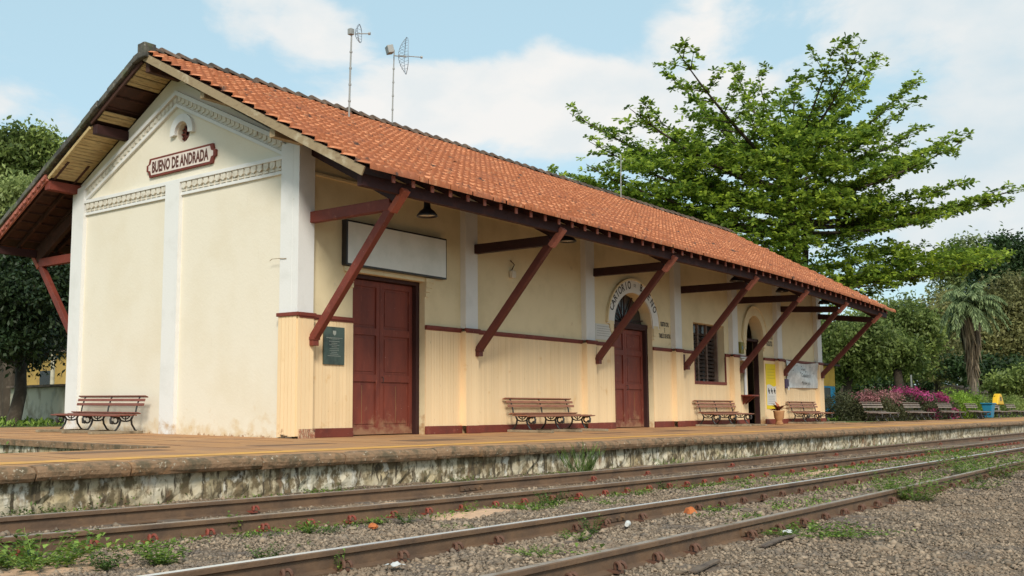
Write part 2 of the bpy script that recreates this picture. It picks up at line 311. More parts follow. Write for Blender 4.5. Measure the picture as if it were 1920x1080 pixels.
def text(body, size, fn, name, m, parent, depth=.004, align='CENTER', xs=1.0, bold=0.0, fit=None):
    """mesh lettering; fn maps (a, b, d) of the text plane to the world"""
    cu_ = bpy.data.curves.new('t', 'FONT'); cu_.body = body; cu_.size = size; cu_.align_x = align; cu_.offset = bold; cu_.resolution_u = 3
    o = bpy.data.objects.new('t', cu_); C.objects.link(o)
    bpy.context.view_layer.update()
    me = bpy.data.meshes.new_from_object(o.evaluated_get(bpy.context.evaluated_depsgraph_get()))
    bpy.data.objects.remove(o)
    if fit:      # stretch to a given width and height
        X_ = [v.co.x for v in me.vertices]; Y_ = [v.co.y for v in me.vertices]; a0, a1, b0, b1 = min(X_), max(X_), min(Y_), max(Y_)
        for v in me.vertices: v.co.x = (v.co.x-(a0+a1)/2)/(a1-a0)*fit[0]; v.co.y = (v.co.y-(b0+b1)/2)/(b1-b0)*fit[1]
    vs = [fn(v.co.x*xs, v.co.y, depth) for v in me.vertices]; fs = [tuple(p.vertices) for p in me.polygons]
    mb = MB(); mb.add(vs, fs, .5); bpy.data.meshes.remove(me)
    return mb
# ------------------------------------------------------------------ setting: ground, platform
YW, YP = .07, -.07          # facade wall plane, pilaster plane
LEN, WID, YM = 26.7, 7.23, 3.62
SL = .54
def zr(y): return 7.6-SL*abs(y-YM)
def droop(x, y):
    """the old roof sags towards its far eave"""
    t = max(0., min(1., (x-13)/14)); s = max(0., min(1., (YM-y)/6))
    return -.26*t*t*s
LIPX = [-40, -12, -7.5, -3, 0, 3.7, 9, 14, 38, 160]; LIPY = [-3.9, -4.0, -4.08, -4.2, -4.36, -4.52, -4.63, -4.68, -4.66, -4.66]
def lip(x): return float(np.interp(x, LIPX, LIPY))
def gz(x, y): return -.47+.009*np.sin(x*2.1+y*1.3)+.007*np.sin(x*5.3-y*4.1)+.03*np.exp(-((y+7.75)/.35)**2)+.03*np.exp(-((y+4.2)/.5)**2)
def ground():
    # one sheet, dense near the camera, reaching the horizon
    def axis(c, n, near, far):
        t = np.linspace(-1, 1, n); a = np.sign(t)*(near*np.abs(t)+(far-near)*np.abs(t)**5); return a+c
    X = axis(-2, 420, 26, 900); Y = axis(-8, 420, 22, 900)
    gx, gy = np.meshgrid(X, Y, indexing='ij')
    z = gz(gx, gy)+rng.normal(0, .003, gx.shape)*(np.hypot(gx+6, gy+9) < 25)
    up = np.clip((gy-10.2)/.5, 0, 1); z = z*(1-up)+(-.03+.015*np.sin(gx)*np.cos(gy*1.3))*up
    gr = np.clip((gx-27.2)/.4, 0, 1)*np.clip((gy+1.0)/.4, 0, 1)*(1-up); z = z*(1-gr)+.006*gr
    V = np.stack([gx, gy, z], -1).reshape(-1, 3); n, m_ = gx.shape
    i = np.arange(n-1)[:, None]*m_+np.arange(m_-1)[None]; F = np.stack([i, i+m_, i+m_+1, i+1], -1).reshape(-1, 4)
    o = fastmesh('ground', V, F, np.full(len(F), .5), 'gravel'); o['kind'] = 'structure'
    o.data.materials.append(M['soil'])
    cy = V[F].mean(1); mi = ((cy[:, 1] > 10.3) | ((cy[:, 0] > 27.4) & (cy[:, 1] > -.8)) | ((cy[:, 0] < -3.9) & (cy[:, 1] > -1.3))).astype(np.int32)
    o.data.polygons.foreach_set('material_index', mi)
ground()
mb = MB(); xs = list(np.arange(-30, 30, .5))+list(np.arange(30, 161, 5)); top = []
# platform paving: strip beside the tracks, and the wide part round the station (with the sunken yard left open)
vs = []; fs = []
for i, x in enumerate(xs):
    vs += [(x, lip(x)+.02, 0), (x, -1.5 if x < -3.9 else (10.6 if x < 27.4 else -.9), 0)]
for i in range(len(xs)-1):
    k = 2*i
    if xs[i] < -3.9 <= xs[i+1] or xs[i] < 27.4 <= xs[i+1]: pass
    x0, x1 = xs[i], xs[i+1]; yb = -1.5 if x1 <= -3.9 else (10.6 if x0 < 27.4 else -.9)
    if x0 < -3.9 < x1:
        mb.add([(x0, lip(x0)+.02, 0), (-3.9, lip(-3.9)+.02, 0), (-3.9, -1.5, 0), (x0, -1.5, 0)], [(0, 1, 2, 3)]); x0 = -3.9; yb = 10.6
    mb.add([(x0, lip(x0)+.02, 0), (x1, lip(x1)+.02, 0), (x1, yb, 0), (x0, yb, 0)], [(0, 1, 2, 3)])
o = mb.build('platform', 'floor'); o['kind'] = 'structure'
def wall_strip(name, pts, z0, z1, m, thick=.12, nz=6, rough=.012):
    mb = MB(); P = []
    for (x, y) in pts: P.append((x, y))
    vs = []; rows = nz+1
    for (x, y) in P:
        for j in range(rows): vs.append((x+random.gauss(0, rough*.3), y+random.gauss(0, rough), z0+(z1-z0)*j/nz))
    fs = [(i*rows+j, (i+1)*rows+j, (i+1)*rows+j+1, i*rows+j+1) for i in range(len(P)-1) for j in range(nz)]
    mb.add(vs, fs, .5); o = mb.build(name, m, fix=False); o['kind'] = 'structure'; return o
wall_strip('platform_side', [(x, lip(x)+.06) for x in np.concatenate([np.arange(-30, 20, .12), np.arange(20, 161, 1.)])], -.6, -.12, 'limewash')
wall_strip('platform_side', [(-3.9+.02*math.sin(y*3), y) for y in np.arange(10.6, -1.5, -.12)], -.6, -.07, 'limewash')
wall_strip('platform_side', [(x, -1.52) for x in np.arange(-3.9, -30, -.3)], -.6, 0, 'limewash')
# rounded coping stones with joints
mb = MB(); x = -30.
while x < 160:
    ln = random.uniform(1.0, 1.9) if x < 30 else 6; x1 = x+ln-.02; n = 8 if ln < 3 else 4; col = random.random(); dz = random.uniform(-.006, .006)
    prof = [(.10, .012), (.0, .014), (-.045, .004), (-.075, -.02), (-.088, -.055), (-.08, -.10), (-.055, -.135), (.02, -.145)]
    vs = []; k = len(prof)
    for i in range(n+1):
        xx = x+(x1-x)*i/n; e = .012 if i in (0, n) else 0; j_ = random.gauss(0, .005)
        for (a, b) in prof: vs.append((xx, lip(xx)+a+e+j_+random.gauss(0, .003), b+dz-(e if b > -.05 else 0)+random.gauss(0, .003)))
    fs = [(i*k+j, i*k+j+1, (i+1)*k+j+1, (i+1)*k+j) for i in range(n) for j in range(k-1)]+[tuple(range(k)), tuple(range(n*k, n*k+k))[::-1]]
    mb.add(vs, fs, col); x += ln
o = mb.build('platform_coping', 'coping', smooth=False); o['kind'] = 'structure'
mb = MB(); y = 10.6       # coping of the sunken yard
while y > -1.5:
    ln = random.uniform(.4, .9); mb.box(-3.96+random.gauss(0, .012), -3.74, max(-1.5, y-ln+.015), y, -.075, .012); y -= ln
o = mb.build('platform_coping', 'coping', bevel=.015); o['kind'] = 'structure'
mb = MB()
for i in range(len(xs)-1):
    x0, x1 = xs[i], xs[i+1]; y0, y1 = lip(x0)+.72*(1+.0*x0), lip(x1)+.72
    if x0 > 60: break
    y0 = np.interp(x0, [-30, -3, 3, 14, 60], [-3.35, -3.42, -3.48, -3.6, -3.75]); y1 = np.interp(x1, [-30, -3, 3, 14, 60], [-3.35, -3.42, -3.48, -3.6, -3.75])
    mb.add([(x0, y0-.24, .004), (x1, y1-.24, .004), (x1, y1+.12, .004), (x0, y0+.12, .004)], [(0, 1, 2, 3)])
o = mb.build('platform_line', 'yellowline'); o['kind'] = 'structure'
mb = MB()                 # joints and cracks of the paving
for x in np.arange(-12, 27, 2.9): mb.box(x, x+.010, lip(x)+.9, -.6 if x > -3.9 else -1.6, .0, .003)
for y in (-2.1,): 
    for x in np.arange(-12 if y < -1.5 else -3.8, 26, 3.1): mb.box(x+.05, x+1.6, y+random.uniform(-.3, .3), y+.31, .0, .003)
for y in np.arange(.5, 9, 1.3): mb.box(-3.6, -.1, y, y+.014, 0, .003)
for x in np.arange(-3.2, -.4, 1.1): mb.box(x, x+.014, -1.0, 9, 0, .003)
o = mb.build('paving_joints', 'joint'); o['kind'] = 'structure'
# ------------------------------------------------------------------ station building
ST = thing('station_building', (13, 3.6, 0), 'long cream station building with terracotta tile roof and maroon timber brackets', 'train station')
def wall_grid(mb, xs_lo, xs_hi, ytop, openings, place, thick=.35):
    """front face of a wall in vertical strips round its openings; place(a,z,d) -> world, d = depth into the wall"""
    br = {xs_lo, xs_hi}
    for o in openings:
        n = 18 if o['arch'] else 1
        for i in range(n+1): br.add(o['x0']+(o['x1']-o['x0'])*i/n)
    extra = [xs_lo+(xs_hi-xs_lo)*i/24 for i in range(25)]
    for e in extra: br.add(e)
    br = sorted(br)
    def lo_hi(o, x):
        xm = (o['x0']+o['x1'])/2; hw = (o['x1']-o['x0'])/2; u = max(-1, min(1, (x-xm)/hw)); s = math.sqrt(max(0, 1-u*u))
        if o['arch'] == 'top': return o['z0'], o['z1']+o['rise']*s
        if o['arch'] == 'circle': return o['z1']-hw*s, o['z1']+hw*s
        return o['z0'], o['z1']
    for a, b in zip(br[:-1], br[1:]):
        if b-a < 1e-6: continue
        m_ = (a+b)/2; op = [o for o in openings if o['x0'] < m_ < o['x1']]
        if not op: segs = [((0, 0), (ytop(a), ytop(b)))]
        else:
            o = op[0]; la, ha = lo_hi(o, a); lb, hb = lo_hi(o, b)
            segs = [((ha, hb), (ytop(a), ytop(b)))]
            if max(la, lb) > .01: segs.append(((0, 0), (la, lb)))
            mb.add([place(a, ha, 0), place(b, hb, 0), place(b, hb, thick), place(a, ha, thick)], [(0, 1, 2, 3)])
            if max(la, lb) > .01: mb.add([place(a, la, 0), place(b, lb, 0), place(b, lb, thick), place(a, la, thick)], [(3, 2, 1, 0)])
        for (z0a, z0b), (z1a, z1b) in segs:
            mb.add([place(a, z0a, 0), place(b, z0b, 0), place(b, z1b, 0), place(a, z1a, 0)], [(0, 1, 2, 3)])
            mb.add([place(a, z0a, thick), place(b, z0b, thick), place(b, z1b, thick), place(a, z1a, thick)], [(3, 2, 1, 0)])
    for o in openings:
        if o['arch'] == 'circle': continue
        for xx in (o['x0'], o['x1']): mb.add([place(xx, o['z0'], 0), place(xx, o['z1'], 0), place(xx, o['z1'], thick), place(xx, o['z0'], thick)], [(0, 1, 2, 3)])
OPEN = [dict(x0=1.5, x1=3.63, z0=0, z1=3.08, arch=None), dict(x0=11.33, x1=13.5, z0=0, z1=2.72, rise=.88, arch='top'),
        dict(x0=16.1, x1=18.28, z0=1.3, z1=3.05, arch=None), dict(x0=19.36, x1=19.74, z0=.95, z1=2.02, arch=None),
        dict(x0=19.95, x1=21.38, z0=0, z1=2.75, rise=.8, arch='top')]
mb = MB(); wall_grid(mb, .0, LEN, lambda x: 5.25, OPEN, lambda a, z, d: (a, YW+d, z)); mb.build('wall', 'cream', ST, fix=False)
XG = .04
mb = MB(); wall_grid(mb, YW, WID, lambda y: zr(y)-(.24 if y > 3.4 else .44), [dict(x0=3.42-.2, x1=3.42+.2, z0=0, z1=6.04, arch='circle')], lambda a, z, d: (XG+d, a, z)); mb.build('wall', 'gable', ST, fix=False)
mb = MB(); wall_grid(mb, YW, WID, lambda y: zr(y)-.3, [], lambda a, z, d: (LEN-d, a, z)); mb.build('wall', 'cream', ST, fix=False)
mb = MB(); mb.box(.0, LEN, WID-.35, WID-.01, 0, 5.4); mb.build('wall', 'cream', ST)
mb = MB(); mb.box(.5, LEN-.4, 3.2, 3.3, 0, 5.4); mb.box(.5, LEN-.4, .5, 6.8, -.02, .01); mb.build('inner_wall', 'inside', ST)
# pilasters
FP = [(0.0, .34), (4.82, 5.25), (9.75, 10.18), (14.63, 15.05), (18.62, 19.03), (22.35, 22.77), (26.28, 26.72)]
for i, (a, b) in enumerate(FP):
    mb = MB(); mb.box(a if i else -.05, b, YP, YW+.02, 2.2, 5.0 if i else 5.22); mb.build('pilaster', 'white', ST)
mb = MB(); mb.box(-.052, XG+.02, YW+.02, .40, 2.2, 5.26); mb.build('pilaster', 'white', ST)
mb = MB(); mb.box(-.05, XG+.02, 3.40, 3.86, 0, 5.0); mb.build('pilaster', 'white', ST)
mb = MB(); mb.prism([(6.85, 0), (7.30, 0), (7.30, 5.33), (6.85, 5.42)], lambda a, b, d: (d, a, b), -.05, XG+.02); mb.build('pilaster', 'white', ST)
# wall head moulding
mb = MB(); mb.box(.34, LEN, YW-.05, YW+.01, 4.74, 4.80); mb.build('wall_moulding', 'cream', ST, bevel=.01)
# board wainscot (individual boards with gaps), rail and plinth
def blocked(x): return any(o['x0']-.01 < x < o['x1']+.01 for o in OPEN if o['z0'] < 1)
def pil(x): return any(a-.02 <= x <= b+.02 for a, b in FP)
BW = .0925
BAYS = sorted({-.05, LEN+.02}|{v for p in FP[1:] for v in p}|{.34}|{v for o in OPEN for v in (o['x0'], o['x1']) if o['z0'] < .99}|{19.05, 19.36, 19.74})
def board_run(a, b, segs, y):
    mb = MB(); n = max(1, int(round((b-a)/BW))); w_ = (b-a)/n
    for i in range(n):
        xa = a+i*w_
        for z0, z1 in segs:
            zz = .01+random.uniform(0, .06) if (z0 == .16 and xa < .5) else z0
            gp = .003 if xa < 4.8 else .0016; mb.box(xa+gp, xa+w_-gp, y+random.uniform(-.002, .002), y+.03, zz, z1)
    mb.build('wainscot', 'dado', ST)
for a, b in zip(BAYS[:-1], BAYS[1:]):
    xm = (a+b)/2
    if any(o['x0'] < xm < o['x1'] and o['z0'] < .5 for o in OPEN): continue
    y = YP-.022 if pil(xm) else YW-.022; o = [o for o in OPEN if o['x0'] < xm < o['x1']]
    if o and b-a < 1: board_run(a, b, [(.16, o[0]['z0']-.06), (o[0]['z1'], 2.13)], y); continue
    w3 = OPEN[2]
    if a < w3['x0'] < b:
        board_run(a, w3['x0']-.04, [(.16, 2.13)], y); board_run(w3['x0']-.04, w3['x1']+.05, [(.16, w3['z0']-.07)], y); board_run(w3['x1']+.05, b, [(.16, 2.13)], y); continue
    board_run(a, b, [(.16, 2.13)], y)
    q = MB()
    if pil(xm) and a > .5: q.box(a-.022, a, YP-.02, YW-.023, .16, 2.13); q.build('wainscot', 'dado', ST)
q = MB()
for k in range(5): q.box(-.078, -.05, YP+.0+k*.0925+.004, YP+(k+1)*.0925-.004, .01+random.uniform(0, .07), 2.13)
q.build('wainscot', 'dado', ST)
def runs():
    r = []; prev = -.06
    for o in OPEN:
        if o['z0'] < 2.2 and o['x0'] != 19.36: r.append((prev, o['x0'])); prev = o['x1']
    r.append((prev, LEN+.03)); return r
for a, b in runs():
    cuts = sorted({a, b}|{v for p in FP for v in p if a < v < b}); mb = MB()
    for c0, c1 in zip(cuts[:-1], cuts[1:]):
        y = YP if pil((c0+c1)/2) else YW
        mb.box(c0-.03 if y == YP else c0, c1+.03 if y == YP else c1, y-.055, y+.01, 2.135, 2.20); mb.box(c0-.02 if y == YP else c0, c1+.02 if y == YP else c1, y-.038, y+.008, 2.105, 2.14)
    if a < 0: mb.box(-.105, -.04, YP-.055, .42, 2.135, 2.20)
    mb.build('dado_rail', 'maroon', ST, bevel=.006)
mo = MB()
for a, b in [(-.05, 1.5), (3.63, 11.33), (13.5, 19.95), (21.38, LEN+.02)]:
    cuts = sorted({a, b}|{v for p in FP for v in p if a < v < b}); mb = MB()
    for c0, c1 in zip(cuts[:-1], cuts[1:]):
        y = YP if pil((c0+c1)/2) else YW
        (mo if c0 < .3 else mb).box(c0 if c0 > .6 else max(c0, .0), c1+(.03 if y == YP else 0), y-.05, y, 0, .165)
    mb.build('plinth', 'maroon', ST, bevel=.01)
M['rotten'] = mat('peeling_paint', (.34, .14, .08), .9, [((.55, .42, .28), 14, .48, .56, (3, 3, .8), 6), ((.08, .05, .035), 7, .54, .66, (2, 2, 1), 6)], bump=.8, bscale=30)
mo.build('rotten_plinth', 'rotten', ST)
q = MB(); q.tube([(-.06, .66, 3.16), (-.065, .60, 3.19), (-.068, .42, 3.185), (-.066, .22, 3.17)], .006, 5); q.build('loose_wire', 'tan', ST)
# gable: pediment band, frieze, dentils
def GP(a, b, d): return (XG-d, a, b)
def rake(mb, o0, o1, d, zlo=5.04, side=0):
    """raking strip between vertical offsets o0>o1 under the apex lines"""
    for s in (-1, 1):
        if side and s != side: continue
        pts = []
        sl = .475; za0 = 6.93-o0; za1 = 6.93-o1
        ye = 3.22 if s < 0 else 3.24
        def yy(za, z): return YM+s*(za-z)/sl
        def pt(za, t): return (YM+s*t*ye, za-sl*t*ye)
        p = [pt(za0, 0), pt(za0, 1), pt(za1, 1), pt(za1, 0)]
        # clip foot of the inner strip at the frieze top
        if p[2][1] < zlo:
            t = (za1-zlo)/(sl*ye); p[2] = pt(za1, t); p.insert(2, (YM+s*ye, zlo))
        mb.prism(p, GP, -.01, d)
mb = MB(); rake(mb, 0, .09, .09); rake(mb, .26, .33, .06); mb.build('pediment_moulding', 'white', ST)
mb = MB(); rake(mb, .091, .259, .025)
for s in (-1, 1):          # sawtooth carving along the rake
    n = 24
    for i in range(n):
        t0 = (i+.1)/n; t1 = (i+.9)/n; w_ = 3.15; y0 = YM+s*t0*w_; y1 = YM+s*t1*w_; ym = (y0+y1)/2
        b0 = 6.93-.475*t0*w_; b1 = 6.93-.475*t1*w_
        mb.prism([(y0, b0-.10), (y1, b1-.10), (y1, b1-.17), (y0, b0-.235)], GP, .0, .045)
mb.build('pediment_band', 'carve', ST)
mb = MB(); mb.box(XG-.085, XG, .40, 6.85, 5.0, 5.075); mb.box(XG-.045, XG, .40, 3.41, 4.74, 4.80); mb.box(XG-.045, XG, 3.86, 6.85, 4.74, 4.80); mb.build('frieze', 'white', ST, bevel=.006)
mb = MB()
for a, b in ((.42, 3.39), (3.88, 6.83)):
    mb.box(XG-.02, XG, a-.01, b+.01, 4.801, 4.999); n = 17
    for i in range(n):
        y0 = a+(b-a)*(i+.12)/n; y1 = a+(b-a)*(i+.88)/n
        mb.prism([(y0, 4.998), (y1, 4.998), (y1, 4.90), ((y0+y1)/2, 4.86), (y0, 4.90)], GP, .0, .065)
        mb.box(XG-.05, XG, y0+.02, y1+.01, 4.815, 4.845)
mb.build('dentil_course', 'carve', ST)
# oculus
mb = MB(); n = 18; yc, zc = 3.42, 6.04
arc = [(yc+.37*math.cos(t), zc+.37*math.sin(t)) for t in np.linspace(R(-8), R(188), n)]+[(yc+.215*math.cos(t), zc+.215*math.sin(t)) for t in np.linspace(R(188), R(-8), n)]
for i in range(n-1): mb.prism([arc[i], arc[i+1], arc[2*n-2-i], arc[2*n-1-i]], GP, -.0, .075)
mb.build('oculus_hood', 'white', ST, fix=True)
mb = MB(); mb.prism([(yc+.21*math.cos(t), zc+.21*math.sin(t)) for t in np.linspace(0, 2*math.pi, 24, endpoint=False)], GP, -.12, -.15, mi=0)
for t in np.linspace(0, math.pi, 7)[:-1]:
    c_, s_ = math.cos(t), math.sin(t); mb.beam(GP(yc-.19*c_, zc-.19*s_, -.10), GP(yc+.19*c_, zc+.19*s_, -.10), .03, .02, up=(1, 0, 0), mi=1)
mb.build('oculus_grille', ['darkred', 'maroon'], ST, fix=True)
# wall lines above the pediment get the cream face already; doors
def leaf(x0, x1, y, zt, name='door'):
    mb = MB(); mb.box(x0, x1, y+.03, y+.05, .02, zt)      # panel plane
    zs = [.02, .16, 1.03, 1.17, 1.93, 2.07, zt-.12, zt]
    w_ = .10
    mb.box(x0, x0+w_, y, y+.03, .02, zt); mb.box(x1-w_, x1, y, y+.03, .02, zt)
    for a, b in ((zs[0], zs[1]), (zs[2], zs[3]), (zs[4], zs[5]), (zs[6], zs[7])): mb.box(x0+w_, x1-w_, y+.001, y+.03, a, b)
    for a, b in ((zs[1], zs[2]), (zs[3], zs[4]), (zs[5], zs[6])):
        mb.box(x0+w_+.06, x1-w_-.06, y+.018, y+.03, a+.06, b-.06)
    mb.box((x0+x1)/2-.004, (x0+x1)/2+.004, y+.012, y+.019, zs[1]+.07, zs[2]-.07, mi=1); 
    return mb
def double_door(x0, x1, zt, yw, jamb=.13):
    fr = MB(); y0 = yw+.14
    fr.box(x0, x0+.06, y0, y0+.2, 0, zt); fr.box(x1-jamb+.03, x1, y0, y0+.2, 0, zt); fr.box(x0+.06, x1-jamb+.03, y0, y0+.2, zt-.08, zt)
    fr.build('door_frame', 'darkred', ST, bevel=.008)
    xm = (x0+.06+x1-jamb+.03)/2
    for a, b in ((x0+.06, xm-.004), (xm+.004, x1-jamb+.03)):
        d = leaf(a, b, y0+.11, zt-.09).build('door', ['doorred', 'groove'], ST, bevel=.005)
        if b > xm+.1:
            h = MB(); h.tube([(a+.05, y0+.10, 1.02), (a+.05, y0+.06, 1.03), (a+.05, y0+.06, 1.12), (a+.05, y0+.10, 1.13)], .008, 6)
            hh = h.build('handle', 'iron', None); hh.data.transform(Matrix.Translation(-Vector(ST['_org']))); hh.parent = d
double_door(1.5, 3.63, 3.08, YW); double_door(11.33, 13.5, 2.72, YW)
# stepped plaster corbels beside door 1
def corbel(x, z, s=1):
    mb = MB()
    for i, (w_, h) in enumerate(((.26, .10), (.20, .10), (.14, .09), (.09, .09))):
        mb.box(min(x, x+s*w_), max(x, x+s*w_), YW-.05+.006*i, YW+.01, z-.10*i-h, z-.10*i)
    return mb.build('corbel', 'cream', ST, bevel=.008)
corbel(3.63, 3.16, 1); corbel(1.5, 3.16, -1); corbel(13.52, 2.78, 1); corbel(11.31, 2.78, -1); corbel(19.93, 2.8, -1); corbel(21.4, 2.8, 1)
# arched surrounds, transoms and fanlights
def arch(x0, x1, z1, rise, wd, m='white'):
    mb = MB(); xm = (x0+x1)/2; hw = (x1-x0)/2; n = 24; inn = []; out_ = []
    for i in range(n+1):
        t = math.pi*i/n; inn.append((xm-hw*math.cos(t), z1+rise*math.sin(t))); out_.append((xm-(hw+wd)*math.cos(t), z1+(rise+wd)*math.sin(t)))
    for i in range(n): mb.prism([inn[i], inn[i+1], out_[i+1], out_[i]], lambda a, b, d: (a, YW-d, b), 0, .045)
    for s, xa in ((-1, x0), (1, x1)): mb.box(min(xa, xa+s*wd), max(xa, xa+s*wd), YW-.045, YW, z1-.02, z1)
    mb.build('arch_surround', m, ST, fix=True)
    rim = MB()
    for i in range(n): 
        a, b = out_[i], out_[i+1]; rim.beam((a[0], YW-.035, a[1]), (b[0], YW-.035, b[1]), .05, .07, up=(0, 1, 0)) 
    rim.build('arch_rim', 'cream', ST)
arch(11.33, 13.5, 2.72, .88, .36); arch(19.95, 21.38, 2.75, .8, .30, 'cream')
mb = MB(); mb.box(11.34, 13.49, YW+.12, YW+.34, 2.70, 2.80); mb.build('transom', 'darkred', ST, bevel=.01)
mb = MB(); mb.box(11.3, 13.5, YW+.30, YW+.34, 2.8, 3.62, mi=1)
for t in np.linspace(.15, math.pi-.15, 7): mb.beam((12.41, YW+.26, 2.8), (12.41-1.05*math.cos(t), YW+.26, 2.8+.84*math.sin(t)), .03, .03, up=(0, 1, 0))
mb.build('fanlight', ['darkred', 'darkglass'], ST)
mb = MB(); mb.box(19.97, 20.03, YW+.15, YW+.3, 0, 2.75); mb.box(21.30, 21.37, YW+.15, YW+.3, 0, 2.75); mb.box(19.97, 21.37, YW+.13, YW+.31, 2.72, 2.80)
mb.build('door_frame', 'darkred', ST, bevel=.006)
leaf(20.03, 20.6, YW+.34, 2.7).build('door', ['darkred', 'groove'], ST)
# barred window: frame, sill, slatted shutters
mb = MB(); x0, x1, z0, z1 = 16.1, 18.28, 1.3, 3.05
mb.box(x0-.04, x0+.02, YW-.03, YW+.06, z0-.04, 2.2); mb.box(x0-.04, x1+.04, YW-.04, YW+.3, z0-.07, z0+.02); mb.box(x1+.0, x1+.05, YW-.03, YW+.02, z0, 2.12)
wf = mb.build('window_frame', 'maroon', ST, bevel=.008)
mb = MB()
for i in range(4): xx = x0+.05+(x1-x0-.36)*i/3; mb.box(xx-.04, xx+.04, YW+.16, YW+.23, z0, z1)
for j in range(15):
    zz = z0+.10+j*.118; mb.add([(x0+.02, YW+.15, zz), (x1-.3, YW+.15, zz), (x1-.3, YW+.24, zz+.085), (x0+.02, YW+.24, zz+.085)], [(0, 1, 2, 3), (3, 2, 1, 0)]) if j < 12 else None
mb.box(x0, x1, YW+.28, YW+.30, z0, z1, mi=1); mb.box(x1-.33, x1-.27, YW+.10, YW+.28, z0, z1)
M['shutter'] = mat('grey_brown_shutter', (.13, .085, .065), .7, [((.22, .16, .125), 5, .45, .7, one, 5)])
mb.build('shutter', ['shutter', 'darkglass'], ST, fix=False)
# ticket hatch with shelf
mb = MB(); mb.box(19.36, 19.74, YW+.2, YW+.22, .95, 2.02, mi=1); mb.box(19.34, 19.37, YW-.02, YW+.2, .95, 2.02); mb.box(19.74, 19.86, YW-.04, YW+.02, .95, 2.02, mi=2)
mb.build('ticket_hatch', ['darkred', 'darkglass', 'white'], ST)
mb = MB(); mb.box(19.28, 19.86, YW-.42, YW, .90, .945); mb.prism([(YW-.35, .90), (YW, .90), (YW, .62)], lambda a, b, d: (d, a, b), 19.5, 19.56); mb.prism([(YW-.35, .90), (YW, .90), (YW, .62)], lambda a, b, d: (d, a, b), 19.72, 19.78)
mb.build('shelf', 'maroon', ST, bevel=.006)
mb = MB()
for i in range(3): mb.box(19.34, 19.76, YW-.05-.04*i, YW, 2.03+.075*(2-i)-.0, 2.08+.075*(2-i))
mb.build('hatch_canopy', 'white', ST)
mb = MB(); mb.tube([(22.85, YW-.02, 4.7), (22.85, YW-.02, 1.55)], .018, 6); mb.build('conduit', 'darkwood', ST)
# lettering painted on the building
def arc_text(s, xm, zc, rx, rz_, a0, a1, size, m='inkblack'):
    mb = MB(); n = len(s)
    for i, ch in enumerate(s):
        if ch == ' ': continue
        t = R(a0+(a1-a0)*(i+.5)/n); cx = xm+rx*math.cos(t); cz = zc+rz_*math.sin(t); ang = t-math.pi/2
        q = text(ch, size, lambda a, b, d: (cx+(a*math.cos(ang)-b*math.sin(ang)), YW-.045-d, cz+(a*math.sin(ang)+b*math.cos(ang))), '', m, None, .003, xs=.78, bold=.007)
        for f_ in q.f: pass
        mb.add(q.v, q.f, .5)
    return mb
mb = arc_text('CARTORIO', 12.415, 2.72, 1.21, .99, 162, 97, .29)
q = arc_text('BUENO', 12.415, 2.72, 1.22, 1.01, 77, 22, .29); mb.add(q.v, q.f, .5)
tA = R(162+(98-162)*4.5/8); rim_ = MB()
rim_.beam((12.415+(1.21+.235)*math.cos(tA)-.03, YW-.05, 2.72+(.99+.235)*math.sin(tA)), (12.415+(1.21+.29)*math.cos(tA)+.03, YW-.05, 2.72+(.99+.29)*math.sin(tA)), .035, .01, up=(0, 1, 0)); mb.add(rim_.v, rim_.f, .5)
q = text('DE', .11, lambda a, b, d: (12.415+.06+a, YW-.048, 3.76+b), '', '', None, .003); mb.add(q.v, q.f, .5)
mb.build('lettering', 'inkblack', ST, fix=False)
mb = MB()
q = text('REGISTRO CIVIL\nE\nTABELIÃO DE NOTAS', .145, lambda a, b, d: (14.25+a, YW-.003, 2.70+b), '', '', None, .002, bold=.006, fit=(.70, .46)); mb.add(q.v, q.f, .5)
q = text('ARTESANATO\nPRODUTOS', .16, lambda a, b, d: (21.95+a, YW-.003, 2.80+b), '', '', None, .002, bold=.006, fit=(.62, .40)); mb.add(q.v, q.f, .5)
mb.build('lettering', 'inkblack', ST, fix=False)
# ------------------------------------------------------------------ roof
def tiles(side, x0, x1, name, m):
    PW, PL = .205, .345; ye = -2.47 if side < 0 else 9.66
    run = abs(YM-ye); slen = run*math.sqrt(1+SL*SL); rows = int(round(slen/PL)); PL = slen/rows; cols = int(round((x1-x0)/PW)); PW = (x1-x0)/cols
    prof = [(0, .0), (.10, .010), (.30, .034), (.50, .038), (.72, .010), (.90, .004), (1.02, .016)]
    k = len(prof); V = []; F = []; Cc = []; cs = 1/math.sqrt(1+SL*SL)
    for r in range(rows):
        for c in range(cols):
            jx = rng.normal(0, .004); jz = abs(rng.normal(0, .005)); col = float(np.clip(rng.normal(.5, .26), 0, 1)); jy = rng.normal(0, .010)
            if rng.random() < .014: jz += .03; col = .0; jy += .03*rng.random()
            lo = slen-(r)*PL+.0; hi = lo-PL*1.08      # distances from ridge, lo = lower edge
            base = len(V)
            for (d_, lift) in ((lo+jy+.02, .078+jz), (hi, .0)):
                for a, h in prof:
                    x = x0+(c+a)*PW+jx; y = YM+side*d_*cs; z = 7.6-SL*d_*cs-.055+lift+h*1.1+.008*math.sin(x*.8+d_*1.1)+.006*math.sin(x*2.3-d_)
                    V.append((x, y, z+droop(x, y)))
            for a, h in prof:                           # lower lip
                x = x0+(c+a)*PW+jx; d_ = lo+jy+.02; y = YM+side*d_*cs; V.append((x, y, 7.6-SL*d_*cs-.055+.006+droop(x, y)))
            for i in range(k-1):
                F.append((base+i, base+i+1, base+k+i+1, base+k+i)); F.append((base+2*k+i, base+2*k+i+1, base+i+1, base+i)); Cc += [col, 0.0]  # lip in the darkest tint: shadow line of each course put into colour
            if c == 0: F.append((base, base+k, base+k, base+2*k)) if False else None
    V = np.array(V); F = np.array(F)
    if side > 0: F = F[:, ::-1]
    return fastmesh(name, V, F, np.array(Cc), m, ST)
